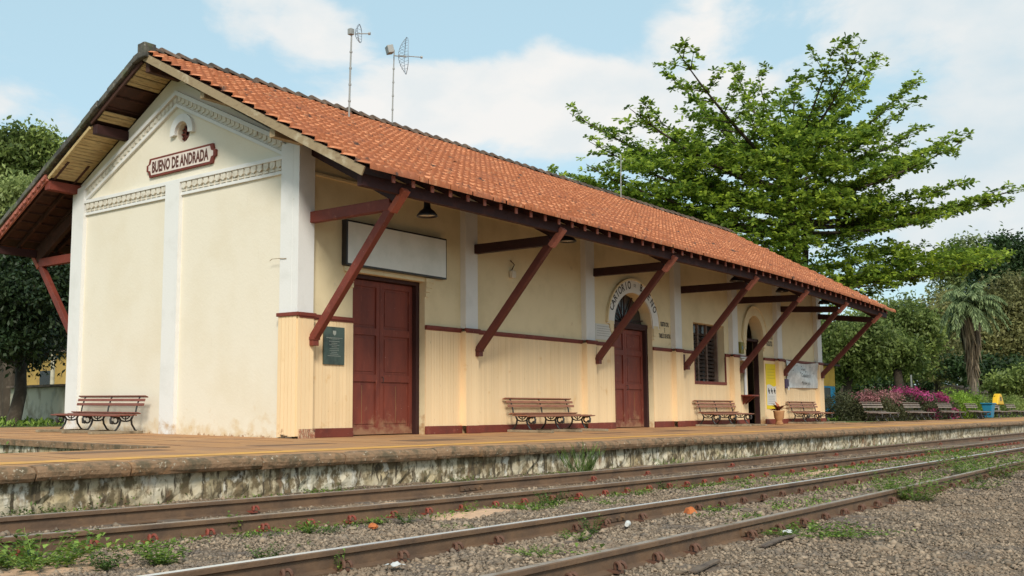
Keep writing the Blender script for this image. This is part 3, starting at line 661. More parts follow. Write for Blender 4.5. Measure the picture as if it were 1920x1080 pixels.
RX0, RX1 = -.84, 27.5
roof = tiles(-1, RX0, RX1, 'roof', 'tile'); roof2 = tiles(1, RX0, RX1, 'roof', 'tile')
def sub(mb, name, m, par, **k):
    """sub-part of a station part: same coordinates, one level deeper"""
    o = mb.build(name, m, ST, **k); o.parent = par; return o
# underlay and end grain at the near verge so the roof has thickness
mb = MB()
for i in range(28):
    xa = RX0+.02+(RX1-RX0-.04)*i/28; xb = RX0+.02+(RX1-RX0-.04)*(i+1)/28
    y = -2.34; mb.add([(xa, y, zr(y)-.075+droop(xa, y)), (xb, y, zr(y)-.075+droop(xb, y)), (xb, YM, 7.6-.07), (xa, YM, 7.6-.07)], [(0, 1, 2, 3)])
    mb.add([(xa, 9.6, zr(9.6)-.075), (xb, 9.6, zr(9.6)-.075), (xb, YM, 7.6-.07), (xa, YM, 7.6-.07)], [(3, 2, 1, 0)])
sub(mb, 'roof_underlay', 'darkwood', roof, fix=False)
mb = MB()
for s in (-1, 1):
    n = 19
    for i in range(n):
        y = YM+s*(.25+i*(5.75)/n)
        for j in range(14):
            xa = -.80+j*2.02; xb = xa+2.02; mb.beam((xa, y, zr(y)-.09+droop(xa, y)), (xb, y, zr(y)-.09+droop(xb, y)), .05, .03)
sub(mb, 'roof_batten', 'darkwood', roof)
mb = MB(); x = RX0-.02
while x < RX1+.1:          # ridge caps, each overlapping the next
    n = 8; vs = []; r0, r1 = .125, .10; zz = random.gauss(0, .006); L_ = .42
    for xx, r_ in ((x, r0), (x+L_+.04, r1)):
        for j in range(n+1):
            t = math.pi*j/n; vs.append((xx, YM+r_*1.15*math.cos(t), 7.56+r_*math.sin(t)+zz+(.045 if xx == x else 0)))
    mb.add(vs, [(j, j+1, n+2+j, n+1+j) for j in range(n)]+[tuple(range(n+1))]); x += L_
sub(mb, 'ridge_cap', 'tileold', roof)
# purlins, rafters, rake boards, soffit panels
def rafter(x, side, y_in, y_out, name='rafter'):
    mb = MB(); ya, yb = (y_in, y_out)
    mb.beam((x, ya, zr(ya)-.155+droop(x, ya)), (x, yb, zr(yb)-.155+droop(x, yb)), .06, .09, up=(0, 0, 1)); return mb
rx = [-.62+.5*i for i in range(56)]
for x in rx:
    if x < -.3: continue
    q = rafter(x, -1, .6, -2.34); ye_ = -2.342; ze_ = zr(ye_)-.15+droop(x, ye_); q.box(x-.037, x+.037, ye_-.02, ye_, ze_-.065, ze_+.045, mi=1); q.build('rafter', ['eavedark', 'pinkandlit'], ST)  # dark sides, pink end: eave shade and lit weathered face put into colour
for x in rx[:12]: rafter(x, 1, 6.6, 9.55).build('rafter', 'darkwood', ST)
mb = MB()
for i in range(14):
    xa = -.70+i*2.01; xb = xa+2.01; y = -2.14
    mb.beam((xa, y, 4.15+droop(xa, y)), (xb, y, 4.15+droop(xb, y)), .10, .20)
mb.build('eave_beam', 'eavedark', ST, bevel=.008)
mb = MB(); mb.beam((-.75, 9.42, zr(9.42)-.32), (RX1-.1, 9.42, zr(9.42)-.32), .12, .18); mb.build('eave_beam', 'darkred', ST)
def purlin(y, h=.20, w_=.16, dz=.33, m='darkred', x0=-.74, x1=.2):
    mb = MB(); mb.beam((x0, y, zr(y)-dz), (x1, y, zr(y)-dz), w_, h); return mb.build('purlin', m, ST, bevel=.008)
purlin(5.42); purlin(7.22, .2, .2, .30, 'maroon'); purlin(1.86, .16, .12, .31, 'tan'); purlin(-.1, .16, .14, .33, 'tan', x1=.0); purlin(YM, .2, .12, .36, 'darkwood')
def boards(y0, y1, dz=.20, gap=.0, xa=-.74, xb=.035, skip=()):
    mb = MB(); n = max(1, int(abs(y1-y0)/.085)); 
    for i in range(n):
        a = y0+(y1-y0)*i/n+.006; b = y0+(y1-y0)*(i+1)/n-.010
        if random.random() < gap: continue
        j = random.gauss(0, .004)
        mb.add([(xa, a, zr(a)-dz+j), (xb, a, zr(a)-dz+j), (xb, b, zr(b)-dz+j), (xa, b, zr(b)-dz+j), (xa, a, zr(a)-dz+.02+j), (xb, a, zr(a)-dz+.02+j), (xb, b, zr(b)-dz+.02+j), (xa, b, zr(b)-dz+.02+j)],
               [(3, 2, 1, 0), (4, 5, 6, 7), (0, 1, 5, 4), (1, 2, 6, 5), (2, 3, 7, 6), (3, 0, 4, 7)])
    return mb
boards(YM+.10, 4.32, gap=.0).build('soffit', 'soffit', ST); boards(5.08, 5.34).build('soffit', 'soffit', ST); boards(5.52, 7.12).build('soffit', 'soffit', ST)
boards(1.95, YM-.1, gap=.1).build('soffit', 'tan', ST); boards(.9, 1.75, gap=.5).build('soffit', 'darkwood', ST)
def rakeboard(ya, yb, dz, h, x, w_, m):
    mb = MB(); a, b = Vector((x, ya, zr(ya)-dz)), Vector((x, yb, zr(yb)-dz)); mb.beam(a, b, w_, h); return mb.build('rake_board', m, ST, bevel=.005)
rakeboard(YM+.02, -2.32, .15, .15, -.80, .035, 'tan'); rakeboard(5.55, 7.12, .21, .07, -.77, .04, 'soffit')
rakeboard(7.2, 9.6, .16, .13, -.76, .05, 'pinkandlit'); rakeboard(3.75, 5.5, .14, .10, -.78, .04, 'darkwood')
mb = MB(); y = YM-.1      # lumpy mortar verge of the far slope
while y < 9.66:
    l_ = random.uniform(.25, .5); h = random.uniform(.05, .085)
    y1 = min(y+l_-.01, 9.7); o_ = random.gauss(0, .012)
    ya, yb = y, y1; z0a, z0b = (7.6-SL*abs(ya-YM)), (7.6-SL*abs(yb-YM))
    xs0, xs1 = RX0-.05+o_, RX0+.16
    mb.add([(xs0, ya, z0a-.10), (xs1, ya, z0a-.08), (xs1, yb, z0b-.08), (xs0, yb, z0b-.10), (xs0+.02, ya, z0a+h-.0), (xs1, ya, z0a+h), (xs1, yb, z0b+h), (xs0+.02, yb, z0b+h)],
           [(3, 2, 1, 0), (4, 5, 6, 7), (0, 1, 5, 4), (1, 2, 6, 5), (2, 3, 7, 6), (3, 0, 4, 7)]); y += l_
mb.box(RX0-.07, RX0+.2, YM-.14, YM+.12, 7.40, 7.70)
sub(mb, 'verge', 'verge', roof2, bevel=.02)
# brackets: tie beam with its strut, principal and foot block
BX = [.30, 5.2, 10.2, 15.2, 19.1, 22.8, 26.5]
def bracket(x, s, m, m2):
    """s=-1 track side, +1 yard side"""
    yw = YW if s < 0 else WID; f = lambda d: yw+s*d; dr = droop(x, -2.2) if s < 0 else 0
    q = MB(); q.beam((x, f(-.02), 3.92), (x, f(2.02), 3.92+dr), .14, .20); br = q.build('bracket', m, ST, bevel=.01)
    foot = (x, f(.17), 1.72); top = (x, f(2.06), 3.92+dr*.9)
    q = MB(); q.beam(foot, top, .125, .15, up=(0, -s, 1)); sub(q, 'strut', m2, br, bevel=.01)
    q = MB(); q.beam((x, f(2.03), 3.80+dr*.9), (x, f(2.33), 4.13+dr), .165, .10, up=(0, -s, 1)); sub(q, 'post_cap', 'capred' if x < 1 else 'pinkandlit', br, bevel=.008)  # cap brighter than its strut: sunlit face put into the colour
    q = MB(); q.box(x-.07, x+.07, min(f(.02), f(.26)), max(f(.02), f(.26)), 1.62, 1.72); q.box(x-.07, x+.07, min(f(.0), f(.12)), max(f(0), f(.12)), 1.60, 2.06); q.box(x-.085, x+.085, min(f(.16), f(.28)), max(f(.16), f(.28)), 1.72, 1.78); sub(q, 'foot_block', m2, br, bevel=.008)
    q = MB(); y0, y1 = f(-.1), f(2.16)
    q.prism([(y0, zr(y0)-.34), (y1, zr(y1)-.24), (y1, zr(y1)-.60), (f(1.3), zr(f(1.3))-.57), (y0, zr(y0)-.56)], lambda a, b, d: (d, a, b+dr*max(0, min(1, (a-y0)/(y1-y0)))), x-.055, x+.055)
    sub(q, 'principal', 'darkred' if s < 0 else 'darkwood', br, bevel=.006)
for i, x in enumerate(BX): bracket(x, -1, 'maroon' if i == 0 else 'darkred', 'maroon' if i < 1 else 'strutred')  # first bracket maroon, the others a darker red
for x in (.35, 5.2): bracket(x, 1, 'maroon', 'maroon')
# ------------------------------------------------------------------ signs, lamps and fittings on the station
sg = thing('station_name_sign', (0, 3.46, 5.45), 'maroon bordered name sign reading BUENO DE ANDRADA under the round gable opening', 'sign')
def plate(s, dn, dm):
    w_, h = 1.13*s+.0, .20*s; n = .10; p = [(-w_+n, -h), (w_-n, -h), (w_-n*.7, -h*.45), (w_, -h*.3), (w_, h*.3), (w_-n*.7, h*.45), (w_-n, h), (-w_+n, h), (-w_+n*.7, h*.45), (-w_, h*.3), (-w_, -h*.3), (-w_+n*.7, -h*.45)]
    q = MB(); q.prism(p, lambda a, b, d: (XG-d, 3.46-a, 5.45+b), dn, dm); return q
plate(1.0, .0, .05).build('border', 'maroon', sg, bevel=.005); q = plate(.93, .05, .056); q.v = [(x, y, 5.45+(z-5.45)*.84) for x, y, z in q.v]; q.build('sign_panel', 'signcream', sg)
text('BUENO DE ANDRADA', .30, lambda a, b, d: (XG-.057-d, 3.46-a, 5.45+b), '', '', None, .003, bold=.012, fit=(1.84, .245)).build('lettering', 'lettering', sg, fix=False)
sb = thing('blank_signboard', (2.7, -.03, 3.6), 'large blank white sign box with black frame above the double door nearest the gable', 'sign')
mb = MB(); mb.box(1.19, 4.19, -.06, YW, 3.17, 4.02); mb.build('frame', 'black', sb, bevel=.006)
mb = MB(); mb.box(1.225, 4.155, -.066, -.058, 3.205, 3.985); mb.build('sign_panel', 'panel', sb)
pl = thing('bronze_plaque', (.95, YW-.03, 1.65), 'dark bronze plaque with a small crest on the ochre boards beside the first door', 'plaque')
y_ = YW-.05
mb = MB(); mb.box(.70, 1.24, y_, YW-.02, 1.31, 2.0); mb.build('plate', 'plaque', pl, bevel=.004)
mb = MB(); mb.prism([(.93, 1.93), (1.01, 1.93), (1.01, 1.87), (.97, 1.84), (.93, 1.87)], lambda a, b, d: (a, y_-d, b), .001, .006)
mb.box(.76, 1.18, y_-.004, y_, 1.795, 1.803); mb.box(.84, 1.10, y_-.004, y_, 1.775, 1.780)
for i in range(9): w_ = random.uniform(.07, .17); mb.box(.97-w_, .97+w_, y_-.003, y_, 1.73-.033*i, 1.739-.033*i)
mb.build('raised_crest', 'crest', pl)
def sheet(name, x0, x1, z0, z1, m, label, cat, lines=(), extra=None, y=YW-.025):
    t = thing(name, ((x0+x1)/2, y, (z0+z1)/2), label, cat); q = MB(); q.box(x0, x1, y-.012, y, z0, z1); q.build('sheet', m, t)
    if lines:
        q = MB()
        for (a, b, c_, d_) in lines: q.box(a, b, y-.015, y-.012, c_, d_)
        q.build('printed_line', 'inkblack', t)
    if extra: extra(t)
    return t
sheet('paper_notice', 10.42, 11.2, 2.26, 2.66, 'paper', 'white printed paper notice left of the arched notary door', 'notice', [(10.48, 11.13, 2.6-.06*i, 2.606-.06*i) for i in range(5)], y=YW-.002)
def yl(t):
    q = MB(); n = 14; y = YW-.039
    top = [(21.5+.82*i/n, 1.28+.035*math.sin(i/n*6.28)) for i in range(n+1)]
    q.prism([(21.5, .62), (22.32, .62)]+top[::-1], lambda a, b, d: (a, y-d, b), 0, .004); q.build('white_field', 'paper', t)
    q = MB()
    for k in range(3):
        x = 21.62+.25*k; q.box(x, x+.05, y-.008, y-.004, 1.05, 1.19); q.box(x+.06, x+.11, y-.008, y-.004, 1.0, 1.14); q.box(x-.02, x+.13, y-.008, y-.004, 1.10, 1.12)
    for i in range(5): q.box(21.6, 22.2, y-.008, y-.004, .92-.06*i, .925-.06*i)
    q.build('printed_line', 'inkblack', t)
    q = MB()
    for i in range(4): q.box(21.58, 22.22, y-.006, y, 1.82-.1*i, 1.826-.1*i)
    q.build('printed_line', 'meter', t)
sheet('yellow_poster', 21.48, 22.34, .50, 2.0, 'yellow', 'tall yellow and white information poster beside the far arched door', 'poster', extra=yl)
bn = thing('event_banner', (24.9, YW-.05, 1.7), 'silver fabric banner with faint script hung on the wall above the last facade bench', 'banner')
V = []; nx_, nz_ = 40, 14
for i in range(nx_+1):
    for j in range(nz_+1):
        u, v_ = i/nx_, j/nz_; x = 23.3+3.05*u; sag = .10*math.sin(math.pi*u)*v_
        V.append((x, YW-.10+.035*math.sin(u*9+v_*2)+.02*math.sin(v_*7+u*4), 1.24+.95*v_-sag+.02*(u-.5)))
V = np.array(V); i = np.arange(nx_)[:, None]*(nz_+1)+np.arange(nz_)[None]; F = np.stack([i, i+nz_+1, i+nz_+2, i+1], -1).reshape(-1, 4)
fastmesh('cloth', V, F, np.full(len(F), .5), 'banner', bn)
mb = MB()
for (tx, sx, xx, zz) in (('Casamento', .20, 24.9, 1.62), ('Maria e João', .17, 24.9, 1.36), ('Festa', .15, 24.7, 1.85)):
    q = text(tx, sx, lambda a, b, d: (xx+a+b*.25, YW-.155, zz+b), '', '', None, .003); mb.add(q.v, q.f, .5)
for i in range(26): x = random.uniform(23.45, 26.2); z = random.uniform(1.4, 2.05); r_ = random.uniform(.012, .03); mb.tube([(x, YW-.155, z), (x, YW-.15, z+.001)], r_, 6) if abs(z-1.6) > .15 else None
mb.build('lettering', 'inkblack', bn, fix=False)
ph = thing('intercom_box', (23.05, YW-.08, 1.35), 'dark purple box at the foot of the conduit beside the banner', 'box')
mb = MB(); mb.box(22.9, 23.22, YW-.16, YW, 1.2, 1.52); mb.build('housing', 'purple', ph, bevel=.02)
mb = MB(); mb.box(23.08, 23.2, YW-.175, YW-.161, 1.14, 1.26); mb.build('label_plate', 'paper', ph)
mt = thing('meter_box', (19.5, YW-.03, 2.45), 'small olive meter box on the cream wall left of the far arched door', 'box')
mb = MB(); mb.box(19.36, 19.62, YW-.08, YW, 2.26, 2.62); mb.build('cover', 'meter', mt, bevel=.012); mb = MB(); mb.box(19.44, 19.54, YW-.086, YW-.08, 2.38, 2.5); mb.build('dial_window', 'darkglass', mt)
# hanging lamps
lp = thing('hanging_lamp', (0, 0, 0), 'x', 'lamp', 'enamel lamps hanging under the eave')
mb = MB(); mb.lathe([(.012, .62), (.012, .34), (.03, .33), (.035, .31), (.03, .29), (.03, .30), (.02, .29), (.03, .28), (.052, .26), (.056, .15), (.07, .12), (.115, .09), (.165, .025), (.17, 0), (.162, .0), (.115, .06), (.06, .09), (.0, .10)], n=24)
mb.box(-.05, .05, -.006, .006, .255, .262); sh = mb.build('lamp_shade', 'black', lp, smooth=True)
mb = MB(); mb.lathe([(.158, .012), (.11, .055), (.055, .085), (0, .09)], n=24); o = mb.build('shade_lining', 'lampwhite', lp, fix=False); o.parent = sh
mb = MB(); mb.lathe([(.0, .0), (.025, .015), (.03, .045), (.015, .08), (0, .085)], n=12); mb.build('bulb', 'paper', lp, smooth=True)
LPX = [(1.66, 3.95, 'black enamel lamp hanging in front of the blank signboard, nearest the gable'), (6.42, 4.08, 'second black enamel lamp from the gable, by the second bracket'),
       (15.35, 4.06, 'black enamel lamp beside the fourth bracket, before the barred window'), (18.77, 4.06, 'black enamel lamp beside the fifth bracket, by the far arched door'), (22.5, 3.98, 'farthest black enamel lamp, above the banner end of the wall')]
for i, (x, z, lb) in enumerate(LPX):
    o = lp if i == 0 else dup(lp, (x, -1.6, z)); o.location = (x, -1.6, z); o.scale = (1.12, 1.12, 1.15); o['label'] = lb
fl = thing('flood_lamp', (6.7, -.05, 3.55), 'small white wall lamp on the cream wall behind the second bracket', 'lamp')
mb = MB(); mb.box(6.62, 6.78, YW-.10, YW, 3.45, 3.62); mb.build('housing', 'lampwhite', fl, bevel=.02); mb = MB(); mb.tube([(6.7, YW-.02, 3.62), (6.7, YW-.10, 3.75), (6.66, YW-.02, 3.85)], .012, 6); mb.build('arm', 'darkred', fl)
# aerials
def aerial(x, y, z0, z1, label, r=.022): 
    t = thing('roof_aerial', (x, y, z0), label, 'antenna', 'aerial masts on the roof'); q = MB(); q.tube([(x, y, z0-.1), (x+.03, y, (z0+z1)/2), (x+.07, y, z1)], [r, r, r*.8], 8)
    for k in range(4): zz = z0+(z1-z0)*(.2+.18*k); q.tube([(x+.07*(zz-z0)/(z1-z0), y, zz), (x+.07*(zz-z0)/(z1-z0), y, zz+.04)], r*1.5, 8)
    q.build('mast', 'steel', t); return t
def grid_dish(t, c, w_, h, depth, az, n):
    """parabolic wire grid facing direction az"""
    q = MB(); ca, sa = math.cos(az), math.sin(az)
    def P(u, v): d = -depth*(1-(u*u+v*v)); a = u*w_/2; return (c[0]+ca*(d+depth*.0)-sa*a, c[1]+sa*d+ca*a, c[2]+v*h/2)
    for i in range(n+1):
        v = -1+2*i/n; um = math.sqrt(max(.02, 1-abs(v)**2.4)); q.tube([P(um*k/5, v) for k in range(-5, 6)], .0042, 4)
    rim = [P(math.sqrt(max(.02, 1-abs(v)**2.4))*s, v) for s, vs_ in ((1, np.linspace(-1, 1, 13)), (-1, np.linspace(1, -1, 13))) for v in vs_]
    q.tube(rim+[rim[0]], .009, 5); q.tube([P(0, -1+2*k/8) for k in range(9)], .008, 5)
    q.build('grid_dish', 'mesh', t)
    q = MB(); b0 = P(0, 0); e = (c[0]+ca*.50*w_, c[1]+sa*.50*w_, c[2]-.02); q.tube([b0, e], .012, 6); q.tube([e, (e[0]+ca*.05, e[1]+sa*.05, e[2])], .035, 8); q.build('feed_arm', 'steel', t)
t = aerial(3.99, 2.6, 7.0, 9.15, 'slim mast with a small wire grid dish, leftmost on the tiled roof'); grid_dish(t, (4.30, 2.58, 9.12), .42, .42, .10, R(-60), 6)
mb = MB(); mb.box(3.98, 4.10, 2.55, 2.66, 9.02, 9.16); mb.build('radio_unit', 'steel', t, bevel=.01)
t = aerial(6.64, 3.62, 7.62, 9.62, 'mast at the ridge with a large wire grid dish and a flat radio panel', .018); grid_dish(t, (6.98, 3.45, 9.50), .75, .95, .2, R(-42), 12)
mb = MB(); mb.beam((6.47, 3.66, 9.56), (6.60, 3.58, 9.60), .22, .20); mb.build('radio_unit', 'steel', t, bevel=.01)
mb = MB(); mb.tube([(6.71, 3.62, 9.47), (6.98, 3.45, 9.47)], .014, 6); mb.build('boom', 'steel', t)
aerial(18.04, 3.4, 7.45, 9.0, 'thin bare white rod aerial standing before the big tree', .016)
# planter
pt = thing('potted_bromeliad', (20.95, -.55, 0), 'terracotta urn with a rust coloured bromeliad below the yellow poster', 'potted plant')
mb = MB(); mb.lathe([(0, 0), (.12, 0), (.13, .03), (.09, .10), (.10, .14), (.15, .22), (.165, .38), (.18, .42), (.175, .45), (.14, .45), (.12, .38), (0, .38)], (20.95, -.55, 0), 20); mb.build('urn', 'clay', pt, smooth=True)
def leafquads(cen, axis, nrm, Ln, Wd, bend=0.0):
    """diamond leaves from arrays"""
    axis = axis/np.linalg.norm(axis, axis=1, keepdims=True); sd_ = np.cross(axis, nrm); sd_ /= np.linalg.norm(sd_, axis=1, keepdims=True)+1e-9
    nn = np.cross(sd_, axis); Ln = np.broadcast_to(Ln, len(cen))[:, None]; Wd = np.broadcast_to(Wd, len(cen))[:, None]
    a = cen; b = cen+axis*Ln*.55-sd_*Wd*.5+nn*Wd*.12; c = cen+axis*Ln-nn*Ln*bend; d = cen+axis*Ln*.55+sd_*Wd*.5+nn*Wd*.12
    V = np.stack([a, b, c, d], 1).reshape(-1, 3); F = np.arange(len(V)).reshape(-1, 4); return V, F
def unit(n): v = rng.normal(size=(n, 3)); return v/np.linalg.norm(v, axis=1, keepdims=True)
n = 26; ax = unit(n); ax[:, 2] = np.abs(ax[:, 2])*.9+.15; V, F = leafquads(np.tile([[20.95, -.55, .44]], (n, 1)), ax, np.tile([[.1, .1, 1.]], (n, 1)), rng.uniform(.26, .42, n), .10, .25)
fastmesh('leaves', V, F, rng.random(n), 'bromeliad', pt)
# ------------------------------------------------------------------ benches
def make_bench(m_slat, m_seat, zb=.0, block=True, half=1.375):
    t = thing('park_bench', (0, 0, 0), 'x', 'bench')
    q = MB()
    q.beam((-half, -.10, .735+zb), (half, -.10, .735+zb), .085, .024, up=(0, .35, 1)); q.beam((-half+.02, -.155, .665+zb), (half+.02, -.155, .665+zb), .02, .055, up=(0, .25, 1)); q.beam((-half+.03, -.185, .575+zb), (half+.03, -.185, .575+zb), .02, .055, up=(0, .25, 1))
    q.build('backrest', m_slat, t, bevel=.005)
    q = MB()
    for i, (y, z, tl) in enumerate(((-.265, .405, .30), (-.355, .372, .16), (-.455, .362, .0), (-.555, .368, -.06), (-.655, .366, .02), (-.745, .352, .14))):
        q.beam((-half, y, z+zb), (half, y, z+zb), .082, .022, up=(0, -tl*-1, 1), col=random.random())
    q.build('seat', m_seat, t, bevel=.004)
    for x in (-half+.22, 0, half-.22):
        q = MB(); r = .018
        q.tube([(x, -.20, .40+zb), (x, -.185, .5+zb), (x, -.155, .60+zb), (x, -.115, .72+zb), (x, -.09, .725+zb)], r, 6)
        q.tube([(x, -.23, .385+zb), (x, -.34, .352+zb), (x, -.5, .345+zb), (x, -.7, .345+zb), (x, -.77, .33+zb)], r, 6)
        q.tube([(x, -.25, .37+zb), (x, -.30, .28+zb), (x, -.28, .18+zb), (x, -.20, .07+zb), (x, -.17, .055+zb)], [r, r*1.2, r*1.1, r, r*1.3], 6)
        q.tube([(x, -.60, .34+zb), (x, -.545, .27+zb), (x, -.57, .18+zb), (x, -.63, .09+zb), (x, -.67, .055+zb)], [r, r*1.3, r*1.2, r, r*1.3], 6)
        q.tube([(x, -.30, .27+zb), (x, -.38, .245+zb), (x, -.47, .245+zb), (x, -.55, .26+zb)], r*.9, 6)
        q.tube([(x, -.33, .34+zb), (x, -.40, .29+zb), (x, -.47, .29+zb), (x, -.53, .34+zb)], r*.7, 6); q.tube([(x, -.43, .25+zb), (x, -.43, .34+zb)], r*.7, 6)
        q.tube([(x, -.665+.062*math.cos(a), .262+zb+.062*math.sin(a)) for a in np.linspace(R(130), R(-170), 13)], r*1.05, 6)
        q.tube([(x, -.73, .345+zb), (x, -.775, .29+zb), (x, -.76, .21+zb), (x, -.72, .20+zb)], [r, r*1.2, r*1.6, r], 6)
        q.build('leg', 'iron', t)
        if block: q = MB(); j = random.uniform(-.05, .05); q.beam((x+j, -.06, .028), (x-j, -1.22, .028), .12, .055, up=(0, 0, 1)); q.build('foot_block', 'block', t, bevel=.008)
    return t
b1 = make_bench('slat', 'slat'); b1.location = (7.62, YW, 0); b1['label'] = 'brown slatted bench against the ochre boards between the two closed doors'; b1['group'] = 'benches along the station facade'
dup(b1, (17.15, YW, 0), 0, 'brown slatted bench under the barred window', 'benches along the station facade')
dup(b1, (24.45, YW, 0), 0, 'brown slatted bench under the silver banner at the far end of the facade', 'benches along the station facade')
b2 = make_bench('slatred', 'slatred', half=1.2); b2.location = (-.06, 5.32, 0); b2.rotation_euler = (0, 0, R(-90)); b2['label'] = 'red slatted bench against the blank gable wall, left of the middle pilaster'
b3 = make_bench('slatgrey', 'slatgrey', block=False, half=1.2)
nm = ['nearest grey bench on the open platform, in front of the pink bougainvillea', 'grey bench second along the open platform, at the right part of the bougainvillea', 'grey bench third along the open platform, half in the green hedge', 'grey bench beside the blue bin', 'grey bench below the yellow bin, just past the blue one', 'last grey bench cut by the right edge of the view']
for i, x in enumerate((27.7, 32.9, 38.2, 43.3, 48.1, 52.6)):
    o = b3 if i == 0 else dup(b3, (x, -1.3, 0)); o.location = (x, -1.3, 0); o['label'] = nm[i]; o['group'] = 'benches on the open platform'
bb = thing('blue_bin', (45.4, -1.75, 0), 'blue plastic wheeled litter bin standing beside a grey bench', 'bin')
mb = MB(); z0, z1 = .06, .74; mb.add([(45.35, -1.9, z0), (45.85, -1.9, z0), (45.85, -1.6, z0), (45.35, -1.6, z0), (45.22, -1.98, z1), (45.98, -1.98, z1), (45.98, -1.5, z1), (45.22, -1.5, z1)], [(3, 2, 1, 0), (4, 5, 6, 7), (0, 1, 5, 4), (1, 2, 6, 5), (2, 3, 7, 6), (3, 0, 4, 7)]); mb.build('body', 'blue', bb, bevel=.03)
mb = MB(); mb.box(45.15, 46.05, -2.02, -1.46, .742, .79); mb.build('lid', 'blue', bb, bevel=.02); mb = MB(); mb.tube([(45.1, -1.45, .1), (45.7, -1.45, .1)], .1, 12); mb.build('wheel', 'black', bb)
yb = thing('yellow_bin', (52.4, -.9, 0), 'yellow hooded litter bin raised on a post behind the benches', 'bin')
mb = MB(); mb.prism([(51.55, .72), (53.3, .72), (53.0, .95), (52.6, 1.32), (52.2, 1.32), (51.8, 1.1)], lambda a, b, d: (a, d, b), -1.05, -.75); mb.build('hood', 'yellowplastic', yb, bevel=.05)
mb = MB(); mb.box(52.2, 52.5, -1.062, -1.05, .92, 1.15); mb.build('label_plate', 'black', yb); mb = MB(); mb.tube([(52.4, -.9, 0), (52.4, -.9, .85)], .05, 8); mb.build('post', 'steel', yb)
# ------------------------------------------------------------------ railway tracks
RZ = -.33
def smooth_curve(px_, py_, xs_):
    y = np.interp(xs_, px_, py_)
    for _ in range(3): y = np.convolve(np.pad(y, 6, mode='reflect', reflect_type='odd'), np.ones(13)/13, mode='valid')
    return y
XS = np.concatenate([np.arange(-16, 24, .4), np.arange(24, 160, 4.)])
XU = np.arange(-18, 170, .4)
C1 = ([-18, -11, -8.07, -6.5, -4.44, -1.8, 1.7, 10.5, 31, 170], [-4.5, -4.82, -5.06, -5.2, -5.36, -5.49, -5.58, -5.62, -5.64, -5.64])
C2 = ([-18, -11, -8.66, -7.36, -5.68, -3.6, -.67, 5.84, 23, 170], [-5.7, -6.02, -6.22, -6.36, -6.58, -6.76, -6.92, -7.03, -7.05, -7.05])
C3 = ([-18, -9, -5.8, 1.6, 15, 170], [-8.2, -8.32, -8.38, -8.45, -8.36, -8.2]); C4 = ([-18, -6, 0.3, 8.7, 20, 170], [-9.75, -9.68, -9.63, -9.47, -9.4, -9.25])
def yr(Cv, x): 
    if not hasattr(yr, 'c'): yr.c = {}
    k = id(Cv)
    if k not in yr.c: yr.c[k] = smooth_curve(Cv[0], Cv[1], XU)
    return np.interp(x, XU, yr.c[k])
PROF = [(-.062, -.145), (-.062, -.133), (-.012, -.118), (-.009, -.045), (-.034, -.034), (-.034, -.006), (-.026, 0), (.026, 0), (.034, -.006), (.034, -.034), (.009, -.045), (.012, -.118), (.062, -.133), (.062, -.145)]
def rail(Cv, par, mtop):
    k = len(PROF); Y = yr(Cv, XS); q = MB(); vs = [(x, y+a, RZ+b) for x, y in zip(XS, Y) for a, b in PROF]
    for i in range(len(XS)-1):
        for j in range(k-1): q.f.append([i*k+j, i*k+j+1, (i+1)*k+j+1, (i+1)*k+j]); q.c.append(.5); q.m.append(1 if j in (6,) else 0)
    q.v = vs; q.n = len(vs); q.build('rail', ['rail', mtop], par, fix=False)
def clip(par, x, y, s, m, k=1.0, tilt=0):
    q = MB(); z = -.452; r = .0115*k; R_ = .023*k
    p = []
    for (dx, flip) in ((-.024, 1), (.018, -1)):
        a = np.linspace(-.3, math.pi+.3, 8); a = a if flip > 0 else a[::-1]
        p += [(x+(dx+.004*j)*k, y-s*(.085+R_*math.cos(t)*1.0), z+.022+R_*math.sin(t)*1.25) for j, t in enumerate(a)]
    q.tube(p, r, 6); q.box(x-.035, x+.035, y-s*.02-.075*(1 if s > 0 else 0)-.01, y-s*.02+.06, z-.012, z+.004)
    return q.build('rail_clip', m, par)
def track(label, Ca, Cb, ma_, mb_, mclip, sp, x0, seed):
    t = thing('railway_track', (0, 0, 0), label, 'railway track'); rail(Ca, t, ma_); rail(Cb, t, mb_); rnd_ = random.Random(seed); x = x0; cnt = 0; ns = 0
    while x < 45:
        ya, yb_ = float(yr(Ca, x)), float(yr(Cb, x))
        if ns < 95 and x < 30:
            q = MB(); zt = -.478+rnd_.uniform(-.012, .022); q.beam((x+rnd_.gauss(0, .02), yb_-rnd_.uniform(.28, .5), zt-.05), (x+rnd_.gauss(0, .02), ya+.35, zt-.05), .2, .10); q.build('sleeper', 'sleeper', t, bevel=.01); ns += 1
        if cnt < 96:
            if rnd_.random() < (.92 if x < 14 else .6): clip(t, x, yb_, 1, mclip, 1.0 if mclip == 'clipred' else 1.1); cnt += 1
            if rnd_.random() < (.22 if mclip == 'clipred' else .8) and cnt < 96: clip(t, x+rnd_.gauss(0, .02), ya, 1, mclip, 1.0 if mclip == 'clipred' else 1.05); cnt += 1
        x += sp*(1+rnd_.uniform(-.08, .08))
    # fishplates at a rail joint
    for xj in ((-2.2, 9.6) if mclip == 'clipred' else (-4.05, 7.9)):
        for Cv in (Ca, Cb):
            q = MB(); y = float(yr(Cv, xj)); q.box(xj-.22, xj+.22, y-.03, y-.012, RZ-.11, RZ-.05)
            for b_ in (-.16, -.06, .06, .16): q.tube([(xj+b_, y-.03, RZ-.08), (xj+b_, y-.05, RZ-.08)], .014, 6)
            q.build('fishplate', 'rail', t)
    return t
track('railway track with red clips running close beside the platform wall', C1, C2, 'railtop', 'railtop', 'clipred', .5, -10.6, 3)
